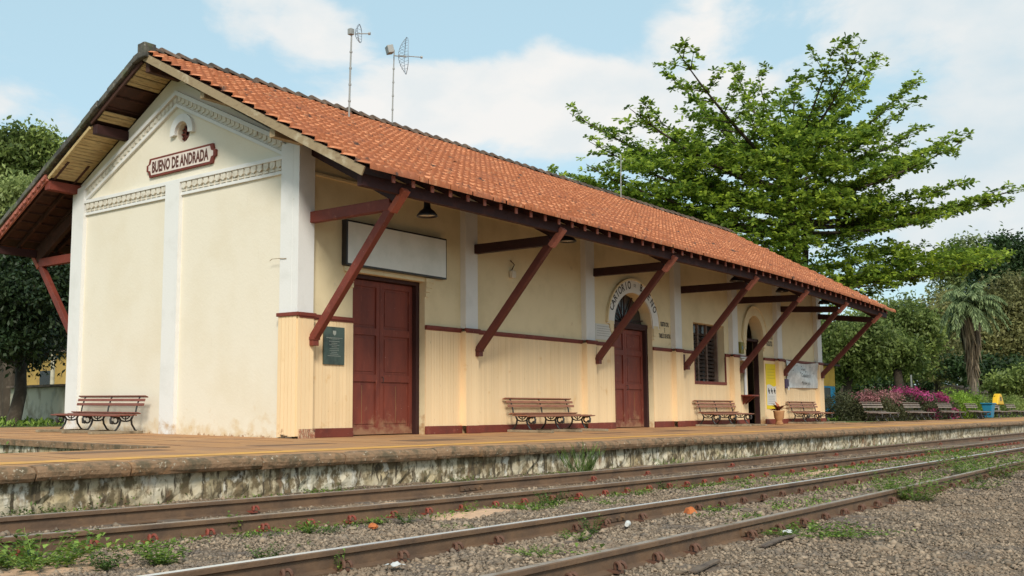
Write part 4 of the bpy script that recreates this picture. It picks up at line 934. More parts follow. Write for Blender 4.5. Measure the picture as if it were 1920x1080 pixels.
track('railway track with rust brown clips in the foreground, its farther rail polished', C3, C4, 'railshine', 'railtop', 'cliprust', .56, -10.9, 5)
# ------------------------------------------------------------------ ballast stones (past counting)
def stones():
    n = 240000; u = rng.random(n); d = 3.2*(32/3.2)**u; ang = YAW+rng.uniform(-.62, .50, n)
    x = CAMP[0]+d*np.cos(ang); y = CAMP[1]+d*np.sin(ang)
    lp_ = np.interp(x, LIPX, LIPY); ok = (y < lp_-.02) & (y > -16)
    for Cv in (C1, C2, C3, C4): ok &= np.abs(y-yr(Cv, x)) > .075
    # thinner among track 1, where dust covers the ballast
    ok &= ~((y > yr(C2, x)) & (rng.random(n) < .55))
    x, y, d = x[ok], y[ok], d[ok]; n = len(x)
    s = rng.gamma(3.0, .0018, n)+.0038; s *= np.where(rng.random(n) < .02, 2.0, 1); s = np.minimum(s*(1+d/22), .045)
    near4 = np.abs(y+9.0) < .8; s = np.where(near4, s*1.15, s)
    O = np.array([[1, 0, 0], [-1, 0, 0], [0, 1, 0], [0, -1, 0], [0, 0, 1], [0, 0, -1]], float)
    V = O[None]*(1+rng.uniform(-.45, .45, (n, 6, 1)))+rng.uniform(-.3, .3, (n, 6, 3)); V[:, :, 2] *= .62
    th = rng.uniform(0, 6.28, n); c_, s_ = np.cos(th), np.sin(th); X = V[:, :, 0]*c_[:, None]-V[:, :, 1]*s_[:, None]; Y = V[:, :, 0]*s_[:, None]+V[:, :, 1]*c_[:, None]
    V = np.stack([X, Y, V[:, :, 2]], -1)*s[:, None, None]
    z = gz(x, y)+s*.25
    V += np.stack([x, y, z], -1)[:, None, :]
    T = np.array([[0, 2, 4], [2, 1, 4], [1, 3, 4], [3, 0, 4], [2, 0, 5], [1, 2, 5], [3, 1, 5], [0, 3, 5]])
    F = (T[None]+(np.arange(n)*6)[:, None, None]).reshape(-1, 3)
    col = np.repeat(rng.random(n), 8); o = fastmesh('ballast_stones', V.reshape(-1, 3), F, col, 'stone'); tag(o, 'loose brown ballast stones spread between and beside the rails', 'gravel', kind='stuff')
stones()
# sand drifts
def drift(x, y, rx_, ry_, h, label):
    n, m_ = 22, 10; V = [(x, y, float(gz(x, y))+h)]
    ph_ = rng.uniform(0, 6, 4)
    for i in range(1, m_+1):
        for j in range(n):
            t = 2*math.pi*j/n; r_ = i/m_*(1+.25*math.sin(2*t+ph_[0])+.18*math.sin(5*t+ph_[1])); px_, py_ = x+rx_*r_*math.cos(t), y+ry_*r_*math.sin(t); V.append((px_, py_, float(gz(px_, py_))-.002+h*max(-.3, 1-(i/m_)**2*1.25)+rng.normal(0, .003)))
    q = MB(); fs = [(0, 1+j, 1+(j+1) % n) for j in range(n)]+[(1+(i-1)*n+j, 1+(i-1)*n+(j+1) % n, 1+i*n+(j+1) % n, 1+i*n+j) for i in range(1, m_) for j in range(n)]
    q.add(V, fs, .5); o = q.build('sand_drift', 'sand', fix=False); tag(o, label, 'sand', 'pale sand drifts by the tracks', 'stuff')
drift(-4.1, -5.95, .9, .30, .035, 'pale sand drift between the rails of the platform track'); drift(-4.25, -7.0, .75, .22, .03, 'pale sand drift beside the red clips'); drift(.2, -6.2, 1.6, .3, .03, 'long sand drift between the rails of the far track'); drift(4.5, -7.35, 1.3, .16, .03, 'sand patch past the red clips')
drift(-9.2, -6.9, 1.6, .5, .02, 'dusty patch at the left foreground')
# small litter
def lump(name, x, y, s, m, label, cat, zs=.7):
    q = MB(); n = 9; q.lathe([(0, -s*.3), (s*.8, -s*.25), (s, s*.1), (s*.75, s*zs*.75), (s*.3, s*zs), (0, s*zs)], (x, y, -.47+s*.25), n); q.v = [(a+random.gauss(0, s*.09), b+random.gauss(0, s*.09), c+random.gauss(0, s*.06)) for a, b, c in q.v]
    o = q.build(name, m); tag(o, label, cat); return o
lump('brick_lump', -2.82, -8.58, .062, 'orange', 'rounded orange brick lump against the polished rail', 'brick', 1.1); lump('brick_lump', -5.68, -7.0, .045, 'orange', 'small orange brick lump beside the red clips, left of centre', 'brick')
lump('pale_stone', -5.88, -6.95, .04, 'block', 'pale flat stone beside the small orange brick lump', 'stone', .4)
def paper_bit(x, y, s, label, m='paper'):
    n = 5; V = np.array([(x+s*(i/n-.5)*1.3, y+s*(j/n-.5), -.44+abs(rng.normal(0, s*.12))) for i in range(n+1) for j in range(n+1)]); i = np.arange(n)[:, None]*(n+1)+np.arange(n)[None]; F = np.stack([i, i+n+1, i+n+2, i+1], -1).reshape(-1, 4)
    o = fastmesh('crumpled_paper', V, F, np.full(len(F), .5), m); tag(o, label, 'litter')
paper_bit(-3.75, -9.86, .10, 'crumpled white wrapper beside the nearest rail'); paper_bit(-7.25, -8.62, .09, 'pale crumpled wrapper beside the polished rail at the left')
cp = thing('paper_cup', (-4.15, -8.62, -.44), 'white paper cup lying beside the polished rail', 'cup')
q = MB(); q.tube([(-4.21, -8.64, -.435), (-4.13, -8.61, -.432)], [.018, .026], 12, cap=False); q.build('cup_wall', 'paper', cp, fix=False); q = MB(); q.tube([(-4.212, -8.641, -.435), (-4.208, -8.64, -.435)], .018, 12); q.build('cup_base', 'paper', cp)
for i, (x, y, l_, a) in enumerate(((-4.7, -10.02, .5, .1), (-4.25, -9.95, .35, -.05), (-6.15, -10.15, .55, .15), (-5.55, -8.85, .45, .1), (-2.6, -9.9, .35, .2), (6.6, -9.9, .9, .1), (5.4, -10.0, .7, .15))):
    q = MB(); q.beam((x, y, -.445), (x+l_*math.cos(a), y+l_*math.sin(a), -.44), .05, .018); o = q.build('wood_scrap', 'sleeper', bevel=.005)
    tag(o, ['grey plank scrap under the trailing weed by the nearest rail', 'short grey plank scrap by the white wrapper', 'split plank scrap at the bottom edge beside the nearest rail', 'thin plank scrap between the foreground rails', 'narrow plank scrap outside the nearest rail, past the wrapper', 'long plank scrap far along the nearest rail', 'plank scrap beside the far weeds of the nearest rail'][i], 'plank', 'plank scraps by the track')
# ------------------------------------------------------------------ vegetation
def weed(x, y, h, r, n, m, label, ll=.05, z=-.465, kind='leafy', group='weeds along the tracks'):
    h *= 1.25; r *= 1.15; n = int(n*1.35); st = max(3, int(n/9)); P = []; A = []; Lq = []; W_ = []; stems = []
    for k in range(st):
        a = rng.uniform(0, 6.28); rr = r*math.sqrt(rng.random())*.5; bx, by = x+rr*math.cos(a), y+rr*math.sin(a); hh = h*rng.uniform(.55, 1); lean = r*rng.uniform(.3, 1); stems.append(((bx+lean*.3*math.cos(a), by+lean*.3*math.sin(a)), (bx+lean*math.cos(a), by+lean*math.sin(a), z+hh)))
        for i in range(int(n/st)):
            u = (i+rng.random())/(n/st); t = rng.uniform(0, 6.28)
            P.append((bx+lean*u*math.cos(a), by+lean*u*math.sin(a), z+hh*u))
            if kind == 'grass': A.append((math.cos(a)*.35+rng.normal(0, .2), math.sin(a)*.35+rng.normal(0, .2), 1.0))
            else: A.append((math.cos(t), math.sin(t), rng.uniform(-.1, .8)))
            Lq.append(ll*rng.uniform(.6, 1.3)*(1 if kind != 'grass' else 2.2)); W_.append(ll*rng.uniform(.45, .7) if kind != 'grass' else ll*.13)
    P = np.array(P); A = np.array(A); k = len(P)
    V, F = leafquads(P, A, np.tile([[.05, .05, 1.]], (k, 1)) if kind != 'grass' else unit(k), np.array(Lq), np.array(W_), .15)
    # stems from a common root
    SV = []; SF = []
    for a_, b_ in stems:
        j = len(V)+len(SV); SV += [(x-.003, y, z-.01), (x+.003, y, z-.01), (a_[0]+.003, a_[1], z+.3*h), (a_[0]-.003, a_[1], z+.3*h), (b_[0]+.001, b_[1], b_[2]), (b_[0]-.001, b_[1], b_[2])]; SF += [(j, j+1, j+2, j+3), (j+3, j+2, j+4, j+5)]
    V = np.vstack([V, np.array(SV)]); F = np.vstack([F, np.array(SF)]); k = len(F)
    o = fastmesh('weed', V, F, rng.random(k), m); tag(o, label, 'weed', group); return o
WD = [(-8.74, -6.8, .16, .42, 520, 'weed', 'broad leafy weed mass in the bottom left corner', .06), (-8.1, -7.32, .12, .16, 170, 'weed', 'leafy weed left of the polished rail at the bottom edge', .05), (-8.5, -7.25, .10, .12, 110, 'weeddark', 'low dark weed between the corner weed and the rail', .04),
      (-6.75, -6.42, .17, .07, 46, 'weed', 'bright weed growing against the second rail at the left', .045), (-7.55, -8.42, .12, .03, 18, 'weed', 'single bright stem in front of the polished rail', .035), (-5.23, -7.0, .11, .09, 90, 'weeddark', 'feathery weed right of the small orange brick lump', .03),
      (-4.25, -6.98, .11, .06, 50, 'weed', 'weed standing in the pale sand drift', .035), (-4.72, -8.6, .12, .10, 120, 'weeddark', 'bushy weed on the polished rail near the paper cup', .03), (-5.3, -8.8, .08, .12, 150, 'weed', 'round weed between the foreground rails', .03), (-6.1, -8.95, .045, .20, 240, 'weed', 'mossy mat weed between the foreground rails', .022),
      (-5.3, -7.6, .04, .16, 150, 'weed', 'low mat weed before the polished rail, centre left', .022), (-3.42, -7.15, .05, .26, 260, 'weed', 'bright green mat weed beside the second rail', .03), (-2.9, -7.02, .13, .14, 150, 'weeddark', 'dark leafy weed on the second rail', .035), (1.5, -4.78, .32, .24, 300, 'weeddark', 'tall grass tuft growing at the platform wall', .07),
      (.43, -9.75, .22, .30, 700, 'weed', 'bushy weed over the nearest rail', .04), (.1, -9.55, .36, .16, 200, 'weed', 'tall loose weed on the nearest rail', .035), (5.6, -9.45, .32, .6, 900, 'weed', 'big weed covering the nearest rail at the right', .05), (2.9, -9.85, .09, .3, 200, 'weed', 'low weed outside the nearest rail', .035), (4.0, -9.75, .12, .25, 150, 'weeddark', 'dark weed joined to the big one at the right', .035),
      (-3.55, -9.95, .05, .5, 420, 'weed', 'trailing weed with wide leaves outside the nearest rail', .045), (-6.55, -9.62, .16, .07, 40, 'weed', 'tender broad leaved weed at the bottom edge before the nearest rail', .06), (-6.3, -6.98, .045, .16, 130, 'weeddark', 'low weed under the second rail at the left', .025), (-6.9, -7.5, .03, .14, 90, 'weed', 'small mat weed in the gravel left of the polished rail', .022),
      (-2.4, -7.5, .05, .16, 150, 'weed', 'mossy weed tuft before the polished rail, right of centre', .024), (12.2, -7.4, .18, .6, 380, 'weed', 'yellow green weed between the tracks far right', .05), (-3.6, -4.32, .08, .28, 170, 'weed', 'weed at the foot of the platform wall, left of centre', .03), (-7.0, -4.25, .10, .5, 260, 'weeddark', 'dark weeds at the foot of the platform wall, far left', .035),
      (-.9, -4.55, .07, .3, 160, 'weed', 'small weeds at the wall below the first pilaster', .03), (-1.6, -4.5, .05, .3, 120, 'weeddark', 'thin weeds at the wall foot below the first door', .025), (4.4, -4.85, .10, .25, 120, 'weed', 'weed tuft at the platform wall past the tall grass tuft', .035), (7.0, -4.95, .12, .4, 150, 'weeddark', 'far weed tuft at the platform wall', .04),
      (-6.35, -6.9, .09, .09, 70, 'weed', 'upright weed by the second rail, lower left', .04), (-7.6, -7.75, .10, .10, 90, 'weeddark', 'weed in the gravel near the bottom left', .035), (-1.2, -7.15, .08, .12, 80, 'weed', 'small weed past the dark leafy one by the second rail', .03), (-.3, -7.1, .1, .1, 80, 'weeddark', 'upright dark weed near the second rail, centre', .035)]
for i, (x, y, h, r, n, m, lb, ll) in enumerate(WD): weed(x, y, h, r, n, m, lb, ll, kind='grass' if 'grass' in lb else 'leafy')
def cover(name, pts, s, m, label, cat, kind='stuff', zb=-.47, up=.5, ll=.03):
    P = np.array(pts); n = len(P); A = unit(n); A[:, 2] = np.abs(A[:, 2])*up+.1
    V, F = leafquads(P, A, np.tile([[.1, 0, 1.]], (n, 1)), ll*rng.uniform(.6, 1.4, n), ll*.55, .1); o = fastmesh(name, V, F, rng.random(n), m); tag(o, label, cat, kind=kind)
pts = []
for _ in range(900):          # patchy creeping plants between and along the tracks
    z = rng.random()
    if z < .55: x = rng.uniform(-1, 16); y = float(yr(C3, x))+rng.uniform(.08, 1.0)**1.3
    elif z < .75: x = rng.uniform(-3, 18); y = float(yr(C3, x))-rng.uniform(.1, 1.0)
    elif z < .9: x = rng.uniform(-8, 20); y = float(yr(C2, x))-rng.uniform(.12, .3)
    else: x = rng.uniform(-9, 20); y = lip(x)-rng.uniform(0.0, .2)
    k = int(rng.integers(14, 60)); rr = rng.uniform(.04, .20)*(1+max(0, x)*.04)
    for _ in range(k): pts.append((x+rng.normal(0, rr), y+rng.normal(0, rr*.5), -.47+abs(rng.normal(0, .018))))
cover('creeping_plants', pts, 1, 'weed', 'thin patchy creeping plants in the ballast along the rails', 'ground cover', ll=.036)
pts = [(rng.uniform(-4, 30), 10.9+rng.gamma(1.4, 3), -.02+abs(rng.normal(0, .05))) for _ in range(9000)]+[(rng.uniform(27.6, 40), rng.uniform(.5, 9), abs(rng.normal(0, .05))) for _ in range(5000)]
cover('lawn_grass', pts, 1, 'weed', 'short green grass beyond the platform and behind the station', 'grass', up=1.5, ll=.14)
pts = []
for _ in range(26):
    x = -4.1-abs(rng.normal(0, .5)); y = rng.uniform(-1.2, 5)
    for _ in range(50): pts.append((x+rng.normal(0, .12), y+rng.normal(0, .2), -.45+abs(rng.normal(0, .12))))
cover('yard_weeds', pts, 1, 'weeddark', 'dark weeds growing in the sunken yard behind the platform strip', 'weeds', ll=.07)
pts = [( -8.2+rng.normal(0, .9), lip(-8)+.0-abs(rng.normal(0, .12)), -.46+abs(rng.normal(0, .05))) for _ in range(700)]
cover('wall_foot_weeds', pts, 1, 'weeddark', 'creeping weeds along the foot of the platform wall at the left', 'weeds', ll=.04)
def crown_leaves(lobes, nclump, nleaf, cr_, ll, up=.35, flat=.7):
    vol = np.array([a[3]*a[4]*a[5] for a in lobes])**.75; pr = vol/vol.sum(); idx = rng.choice(len(lobes), nclump, p=pr); L0 = np.array(lobes, float)[idx]
    u = unit(nclump); rad = rng.random(nclump)**(1/3.)*.45+.55; rad = np.where(rng.random(nclump) < .25, rng.random(nclump), rad)
    u = u*(1+.22*np.sin(5*u[:, [1]]+3*u[:, [0]]+L0[:, [0]])) 
    cen = L0[:, :3]+u*rad[:, None]*L0[:, 3:6]
    P = cen[:, None, :]+rng.normal(0, 1, (nclump, nleaf, 3))*np.array([1, 1, flat])*cr_*rng.uniform(.5, 1.2, (nclump, 1, 1)); P = P.reshape(-1, 3)
    n = len(P); A = unit(n); A[:, 2] -= .25; nr = unit(n); nr[:, 2] = np.abs(nr[:, 2])+up
    V, F = leafquads(P, A, nr, ll*rng.uniform(.6, 1.4, n), ll*.5*rng.uniform(.7, 1.3, n), .1)
    lt = rng.random(len(lobes))[idx]; col = np.clip(np.repeat(lt*.45+rng.random(nclump)*.3, nleaf)+rng.random(n)*.3, 0, 1); return V, F, col
def tree(name, base, lobes, nclump, nleaf, cr_, ll, m, label, group, tr=.25, bark='bark', cat='tree', limbs=True):
    t = thing(name, base, label, cat, group); V, F, col = crown_leaves(lobes, nclump, nleaf, cr_, ll); fastmesh('crown', V, F, col, m, t)
    q = MB(); b = Vector(base); zc = min(a[2]-a[5]*.6 for a in lobes); top = Vector((sum(a[0] for a in lobes)/len(lobes), sum(a[1] for a in lobes)/len(lobes), max(base[2]+1.0, zc)))
    mid = b.lerp(top, .5)+Vector((rng.normal(0, tr*.5), rng.normal(0, tr*.5), 0)); q.tube([b-Vector((0, 0, .3)), b+Vector((0, 0, .15)), mid, top], [tr*1.5, tr*1.15, tr, tr*.85], 10)
    if limbs:
        for a in lobes:
            e = Vector(a[:3])+Vector((0, 0, a[5]*.3)); m_ = top.lerp(e, .5)+Vector((0, 0, -.12*(e-top).length)); q.tube([top, m_, e], [tr*.6, tr*.38, tr*.1], 7)
            for _ in range(3): f_ = e+Vector((rng.normal(0, a[3]*.5), rng.normal(0, a[4]*.5), rng.normal(0, a[5]*.4))); q.tube([m_, m_.lerp(f_, .6), f_], [tr*.28, tr*.16, tr*.05], 5)
    q.build('trunk', bark, t, smooth=True); return t
def leafhex(cen, axis, nrm, Ln, Wd):
    """blunt obovate leaves, six corners each"""
    axis = axis/np.linalg.norm(axis, axis=1, keepdims=True); sd_ = np.cross(axis, nrm); sd_ /= np.linalg.norm(sd_, axis=1, keepdims=True)+1e-9; nn = np.cross(sd_, axis); Ln = Ln[:, None]; Wd = Wd[:, None]
    P = [cen]
    for u, w_, h in ((.45, -.36, .0), (.85, -.45, -.06), (1.0, 0, -.14), (.85, .45, -.06), (.45, .36, .0)): P.append(cen+axis*Ln*u+sd_*Wd*w_*1.1+nn*(Wd*abs(w_)*.2+Ln*h))
    V = np.stack(P, 1).reshape(-1, 3); return V, np.arange(len(V)).reshape(-1, 6)
# camera-independent placements: (forward, right) offsets are worked out once into metres here
fh = np.array([math.cos(YAW), math.sin(YAW)]); rh = np.array([math.sin(YAW), -math.cos(YAW)])
def site(px, d, z=0.0):
    """ground spot in the direction of photograph column px, d metres away"""
    p = CAMP[:2]+fh*d+rh*d*(px-742.75)/FPX; return (float(p[0]), float(p[1]), z)
def hgt(py, d): return .594+(759-py)/FPX*d*1.0
def lobe(px, py, d, wpx, hpx, dep=None):
    wpx *= .8; hpx *= .8; s = site(px, d); k = d/FPX; rx_ = wpx*k; return (s[0], s[1], hgt(py, d), rx_, rx_ if dep is None else dep, hpx*k)
# the spreading almond tree behind the far end of the station
def big_tree():
    D = 50.; b = site(1500, D); t = thing('almond_tree', b, 'huge spreading tree with tiered branches rising behind the far end of the station roof', 'tree')
    q = MB(); k = D/FPX
    def W(px, py, dd=0.): s = site(px, D+dd); return Vector((s[0], s[1], hgt(py, D+dd)))
    trunk = [Vector(b)-Vector((0, 0, .3)), W(1502, 600), W(1496, 500), W(1494, 420), W(1490, 340), W(1500, 250)]; q.tube(trunk, [.55, .42, .38, .34, .24, .12], 10)
    q.tube([W(1510, 560), W(1518, 470, 1), W(1516, 400, 2), W(1560, 320, 3)], [.2, .16, .14, .08], 8)
    def tp(py): 
        return W(1494, py)
    tips = [(1075, 200, 390), (1058, 318, 430), (1110, 255, 400), (1105, 300, 420), (1190, 190, 360), (1235, 205, 350), (1282, 70, 330), (1262, 120, 340), (1395, 110, 320), (1440, 112, 320), (1415, 180, 330), (1515, 120, 300), (1592, 60, 300), (1640, 62, 300), (1662, 95, 310), (1752, 128, 330),
            (1730, 180, 340), (1735, 228, 350), (1812, 240, 370), (1835, 250, 375), (1770, 275, 380), (1842, 328, 400), (1912, 350, 410), (1890, 365, 420), (1800, 395, 430), (1740, 395, 430), (1905, 470, 520), (1860, 490, 525), (1780, 500, 530), (1700, 520, 540), (1640, 545, 550),
            (1150, 345, 430), (1180, 395, 450), (1250, 425, 470), (1330, 450, 480), (1030, 318, 440), (1330, 190, 340), (1300, 240, 360), (1600, 200, 330), (1660, 260, 350), (1550, 180, 310), (1245, 300, 400), (1350, 330, 410), (1600, 340, 400), (1680, 350, 410), (1620, 440, 450), (1590, 300, 380), (1480, 170, 310), (1620, 130, 310), (1570, 250, 330), (1180, 270, 400), (1400, 400, 450), (1440, 470, 480), (1560, 500, 500), (1590, 530, 520), (1380, 250, 350)]
    P = []; 
    def addros(p, dirv): P.append((p, dirv))
    for (px, py, pz) in tips:
        dd = rng.uniform(-6, 6) if 1150 < px < 1750 else rng.uniform(-3, 3)
        s = tp(pz); e = W(px, py, dd); ln = (e-s).length; m1 = s.lerp(e, .35)+Vector((0, 0, -.07*ln+.02*ln*rng.normal())); m2 = s.lerp(e, .7)+Vector((rng.normal(0, .03*ln), rng.normal(0, .03*ln), -.05*ln))
        pts_ = []; 
        for i in range(15):
            u = i/14; a = s.lerp(m1, u); b_ = m1.lerp(m2, u); c_ = m2.lerp(e, u); pts_.append(a.lerp(b_, u).lerp(b_.lerp(c_, u), u))
        r0 = .03+.011*ln; q.tube(pts_, [r0*(1-u*.92) for u in np.linspace(0, 1, 15)], 6)
        dirv = (e-s).normalized()
        nsub = int(ln*1.35)
        for j in range(nsub):
            u = .22+.78*(j+rng.random())/nsub; i = int(u*13.9); p = pts_[i]; side = Vector((-dirv.y, dirv.x, 0)).normalized()*(1 if j % 2 else -1); l2 = (.24*ln*(1.15-u)+.75)*rng.uniform(.6, 1.2)
            d2 = (side*rng.uniform(.5, 1)+dirv*rng.uniform(.3, .9)+Vector((0, 0, rng.uniform(-.12, .22)))).normalized(); e2 = p+d2*l2; q.tube([p, p.lerp(e2, .6)+Vector((0, 0, .03)), e2], [r0*.3*(1-u*.5)+.008, .012, .006], 4, cap=False)
            k2 = int(l2/.18)+1
            for z in range(k2):
                uu = (z+.7+rng.uniform(-.3, .3))/k2; addros(p.lerp(e2, uu)+Vector((rng.normal(0, .14), rng.normal(0, .14), rng.normal(.05, .08))), d2)
        for i in range(5, 15): addros(pts_[i]+Vector((rng.normal(0, .1), rng.normal(0, .1), rng.normal(.06, .07))), dirv)
    # dense inner tiers
    tiers = [(1330, 300, 150, 14), (1450, 290, 160, 16), (1590, 300, 120, 14), (1250, 350, 120, 14), (1400, 360, 160, 14), (1560, 380, 110, 14), (1340, 400, 110, 14), (1450, 440, 110, 18), (1480, 500, 100, 18), (1520, 230, 90, 14), (1300, 270, 80, 12), (1650, 380, 90, 10), (1620, 500, 120, 14), (1740, 490, 110, 12), (1560, 540, 60, 16), (1200, 300, 60, 10), (1700, 300, 60, 8), (1640, 240, 60, 8), (1550, 250, 80, 10), (1680, 470, 130, 12), (1820, 475, 70, 9)]
    for (px, py, wpx, hpx) in tiers:
        n = int(wpx*1.35)
        for _ in range(n):
            dd = rng.uniform(-5.5, 5.5) if px < 1600 else rng.uniform(-2.5, 2.5); p = W(px+rng.normal(0, wpx*.45), py+rng.normal(0, hpx*.9), dd); addros(p, Vector((rng.normal(), rng.normal(), .2)).normalized())
    for (px, py, wpx, hpx) in [(1490, 330, 75, 22), (1500, 400, 80, 20), (1480, 450, 80, 22), (1520, 290, 60, 20), (1440, 370, 60, 16), (1560, 360, 60, 16)]:
        for _ in range(int(wpx*1.3)): addros(W(px+rng.normal(0, wpx*.45), py+rng.normal(0, hpx*.9), -rng.uniform(1.5, 5)), Vector((rng.normal(), rng.normal(), .2)).normalized())
    q.build('trunk', 'bark', t, smooth=True)
    n = len(P); nl = 10; C0 = np.array([tuple(a) for a, _ in P]); Dv = np.array([tuple(b_) for _, b_ in P])
    C0 = np.repeat(C0, nl, 0); A = unit(n*nl); A[:, 2] = A[:, 2]*.45+.12; A += np.repeat(Dv, nl, 0)*.35
    nr = rng.normal(0, .35, (n*nl, 3)); nr[:, 2] += 1; V, F = leafhex(C0+A*.03, A, nr, rng.uniform(.14, .31, n*nl), rng.uniform(.09, .165, n*nl))
    col = np.clip(np.repeat(rng.random(n)*.55, nl)+rng.random(n*nl)*.45, 0, 1); fastmesh('crown', V, F, col, 'leafbig', t); print('rosettes', n)
big_tree()
# trees left of the station
g_l = 'trees behind the station on the left'
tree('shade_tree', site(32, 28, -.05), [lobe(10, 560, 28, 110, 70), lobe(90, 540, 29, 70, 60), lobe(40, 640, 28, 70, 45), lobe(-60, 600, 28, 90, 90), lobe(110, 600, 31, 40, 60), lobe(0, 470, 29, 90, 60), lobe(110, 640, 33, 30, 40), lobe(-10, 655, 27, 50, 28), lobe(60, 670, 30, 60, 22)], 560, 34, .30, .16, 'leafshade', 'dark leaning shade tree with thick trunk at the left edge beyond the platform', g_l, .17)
tree('bushy_tree', site(20, 44), [lobe(20, 300, 44, 75, 65), lobe(60, 270, 44, 45, 40), lobe(-30, 330, 44, 90, 90), lobe(70, 330, 45, 40, 40)], 330, 60, .40, .24, 'leafmid', 'tall rounded green tree whose crown shows above the left roof slope', g_l, .4)
tree('bushy_tree', site(25, 38), [lobe(20, 380, 38, 70, 60), lobe(-20, 450, 38, 60, 60), lobe(50, 430, 38, 50, 50)], 260, 50, .34, .20, 'leafpale', 'paler loose tree between the roof slope and the tall rounded tree', g_l, .25)
tree('bushy_tree', site(120, 60), [lobe(60, 620, 60, 110, 90), lobe(140, 560, 60, 90, 110), lobe(-20, 600, 60, 90, 110), lobe(60, 520, 62, 100, 60), lobe(200, 600, 60, 80, 110)], 500, 40, .55, .34, 'leafdark', 'dark far tree filling the gap behind the yard bracket', g_l, .4)
# trees to the right beyond the platform
g_r = 'garden trees beyond the open platform'
TR = [((1590, 66), [(1590, 660, 60, 60), (1560, 640, 50, 60), (1620, 640, 55, 60), (1590, 690, 60, 30)], 'leafmid', 'mid green tree just right of the far bracket'),
      ((1680, 72), [(1650, 625, 60, 50), (1700, 600, 60, 50), (1680, 655, 70, 45), (1735, 630, 45, 55), (1690, 680, 70, 30)], 'leafmid', 'broad fresh green tree in the middle of the garden'),
      ((1665, 64), [(1660, 655, 55, 40), (1700, 660, 40, 38)], 'leafmid', 'low dark tree standing before the broad green one'),
      ((1745, 80), [(1740, 620, 50, 60), (1775, 590, 45, 55), (1750, 670, 60, 45)], 'leafolive', 'olive green tree left of the palm'),
      ((1870, 86), [(1880, 600, 60, 60), (1910, 560, 60, 70), (1850, 640, 50, 50), (1920, 660, 60, 60)], 'leafolive', 'brownish olive tree right of the palm'),
      ((1910, 92), [(1900, 470, 55, 45), (1935, 520, 60, 70), (1860, 520, 50, 50)], 'leafdark', 'dark tall tree at the right edge above the palm'),
      ((1830, 98), [(1820, 480, 45, 40), (1790, 520, 40, 50)], 'leafpale', 'pale feathery tree behind the palm crown'),
      ((1560, 84), [(1560, 640, 60, 40), (1610, 620, 60, 40), (1660, 600, 50, 40)], 'leafpale', 'pale tree seen under the low branch of the huge tree'),
      ((1860, 74), [(1850, 690, 60, 28), (1910, 700, 60, 32), (1800, 690, 40, 28)], 'leafdark', 'low dark tree behind the green hedge at the right'),
      ((1905, 66), [(1900, 715, 50, 22), (1950, 700, 50, 30)], 'leafmid', 'low fresh green tree above the last bench'),
      ((1640, 104), [(1560, 715, 70, 40), (1650, 720, 70, 40), (1740, 725, 50, 30)], 'leafdark', 'low far dark thicket behind the magenta bougainvillea'),
      ((1850, 104), [(1850, 725, 70, 36), (1920, 720, 70, 40)], 'leafmid', 'low far thicket at the right edge behind the hedge'),
      ((1730, 110), [(1700, 650, 120, 50), (1600, 660, 120, 50), (1850, 620, 120, 70), (1780, 680, 120, 40)], 'leafolive', 'far dark tree line tree closing the gaps of the garden')]
for (bx, d), lb, m, label in TR:
    k = d/FPX; lobes = [lobe(a, b_, d+rng.normal(0, 1.5), w_, h) for a, b_, w_, h in lb]; nn = int(sum(w_*h for _, _, w_, h in lb)/50)+50
    tree('garden_tree', site(bx, d), lobes, nn, 46, 12*k, 8.0*k, m, label, g_r, .22+.001*d)
# palm with its skirt of dead fronds
def palm(px, d):
    b = site(px, d); t = thing('palm_tree', b, 'tall palm with a long brown skirt of dead fronds and a drooping grey green crown', 'palm'); q = MB(); z1 = hgt(575, d)
    q.tube([Vector(b)-Vector((0, 0, .3)), Vector((b[0], b[1], 1.5)), Vector((b[0]-.1, b[1]+.1, z1))], [.28, .19, .18], 10); q.build('trunk', 'palebark', t, smooth=True)
    z0 = hgt(655, d); n = 1500; u = rng.random(n)**.8; r_ = .16+.56*np.clip((u-.1)/.9, 0, 1)**1.4; th = rng.uniform(0, 6.28, n); zz = z0+(z1-z0)*u
    P = np.stack([b[0]+r_*np.cos(th)*rng.uniform(.6, 1, n), b[1]+r_*np.sin(th)*rng.uniform(.6, 1, n), zz], -1); A = np.stack([np.cos(th)*-.12, np.sin(th)*-.12, -np.ones(n)], -1)+rng.normal(0, .06, (n, 3)); nr = np.stack([np.cos(th), np.sin(th), .2*np.ones(n)], -1)
    V, F = leafquads(P, A, nr, rng.uniform(1.2, 2.6, n), .13); fastmesh('dead_frond', V, F, rng.random(n), 'palmdead', t)
    Pl = []; Al = []; Ll = []
    for f_ in range(46):
        a = rng.uniform(0, 6.28); el = rng.uniform(-.15, 1.35); L_ = rng.uniform(1.9, 2.9); p = Vector((b[0], b[1], z1+.1)); v = Vector((math.cos(a)*math.cos(el), math.sin(a)*math.cos(el), math.sin(el)))
        for s_ in range(26):
            p = p+v*(L_/26); v = (v+Vector((0, 0, -.085))).normalized(); sdv = v.cross(Vector((0, 0, 1)))
            if sdv.length < .05: sdv = Vector((1, 0, 0))
            sdv.normalize()
            for sg_ in (-1, 1):
                for _ in range(2): Pl.append(tuple(p)); Al.append(tuple(sdv*sg_*.6+v*.5+Vector((rng.normal(0, .1), rng.normal(0, .1), -.75)))); Ll.append(rng.uniform(.5, .9)*(1.1-s_/30))
    V, F = leafquads(np.array(Pl), np.array(Al), unit(len(Pl)), np.array(Ll), .075); fastmesh('crown', V, F, rng.random(len(Pl)), 'palmleaf', t)
palm(1822, 60)
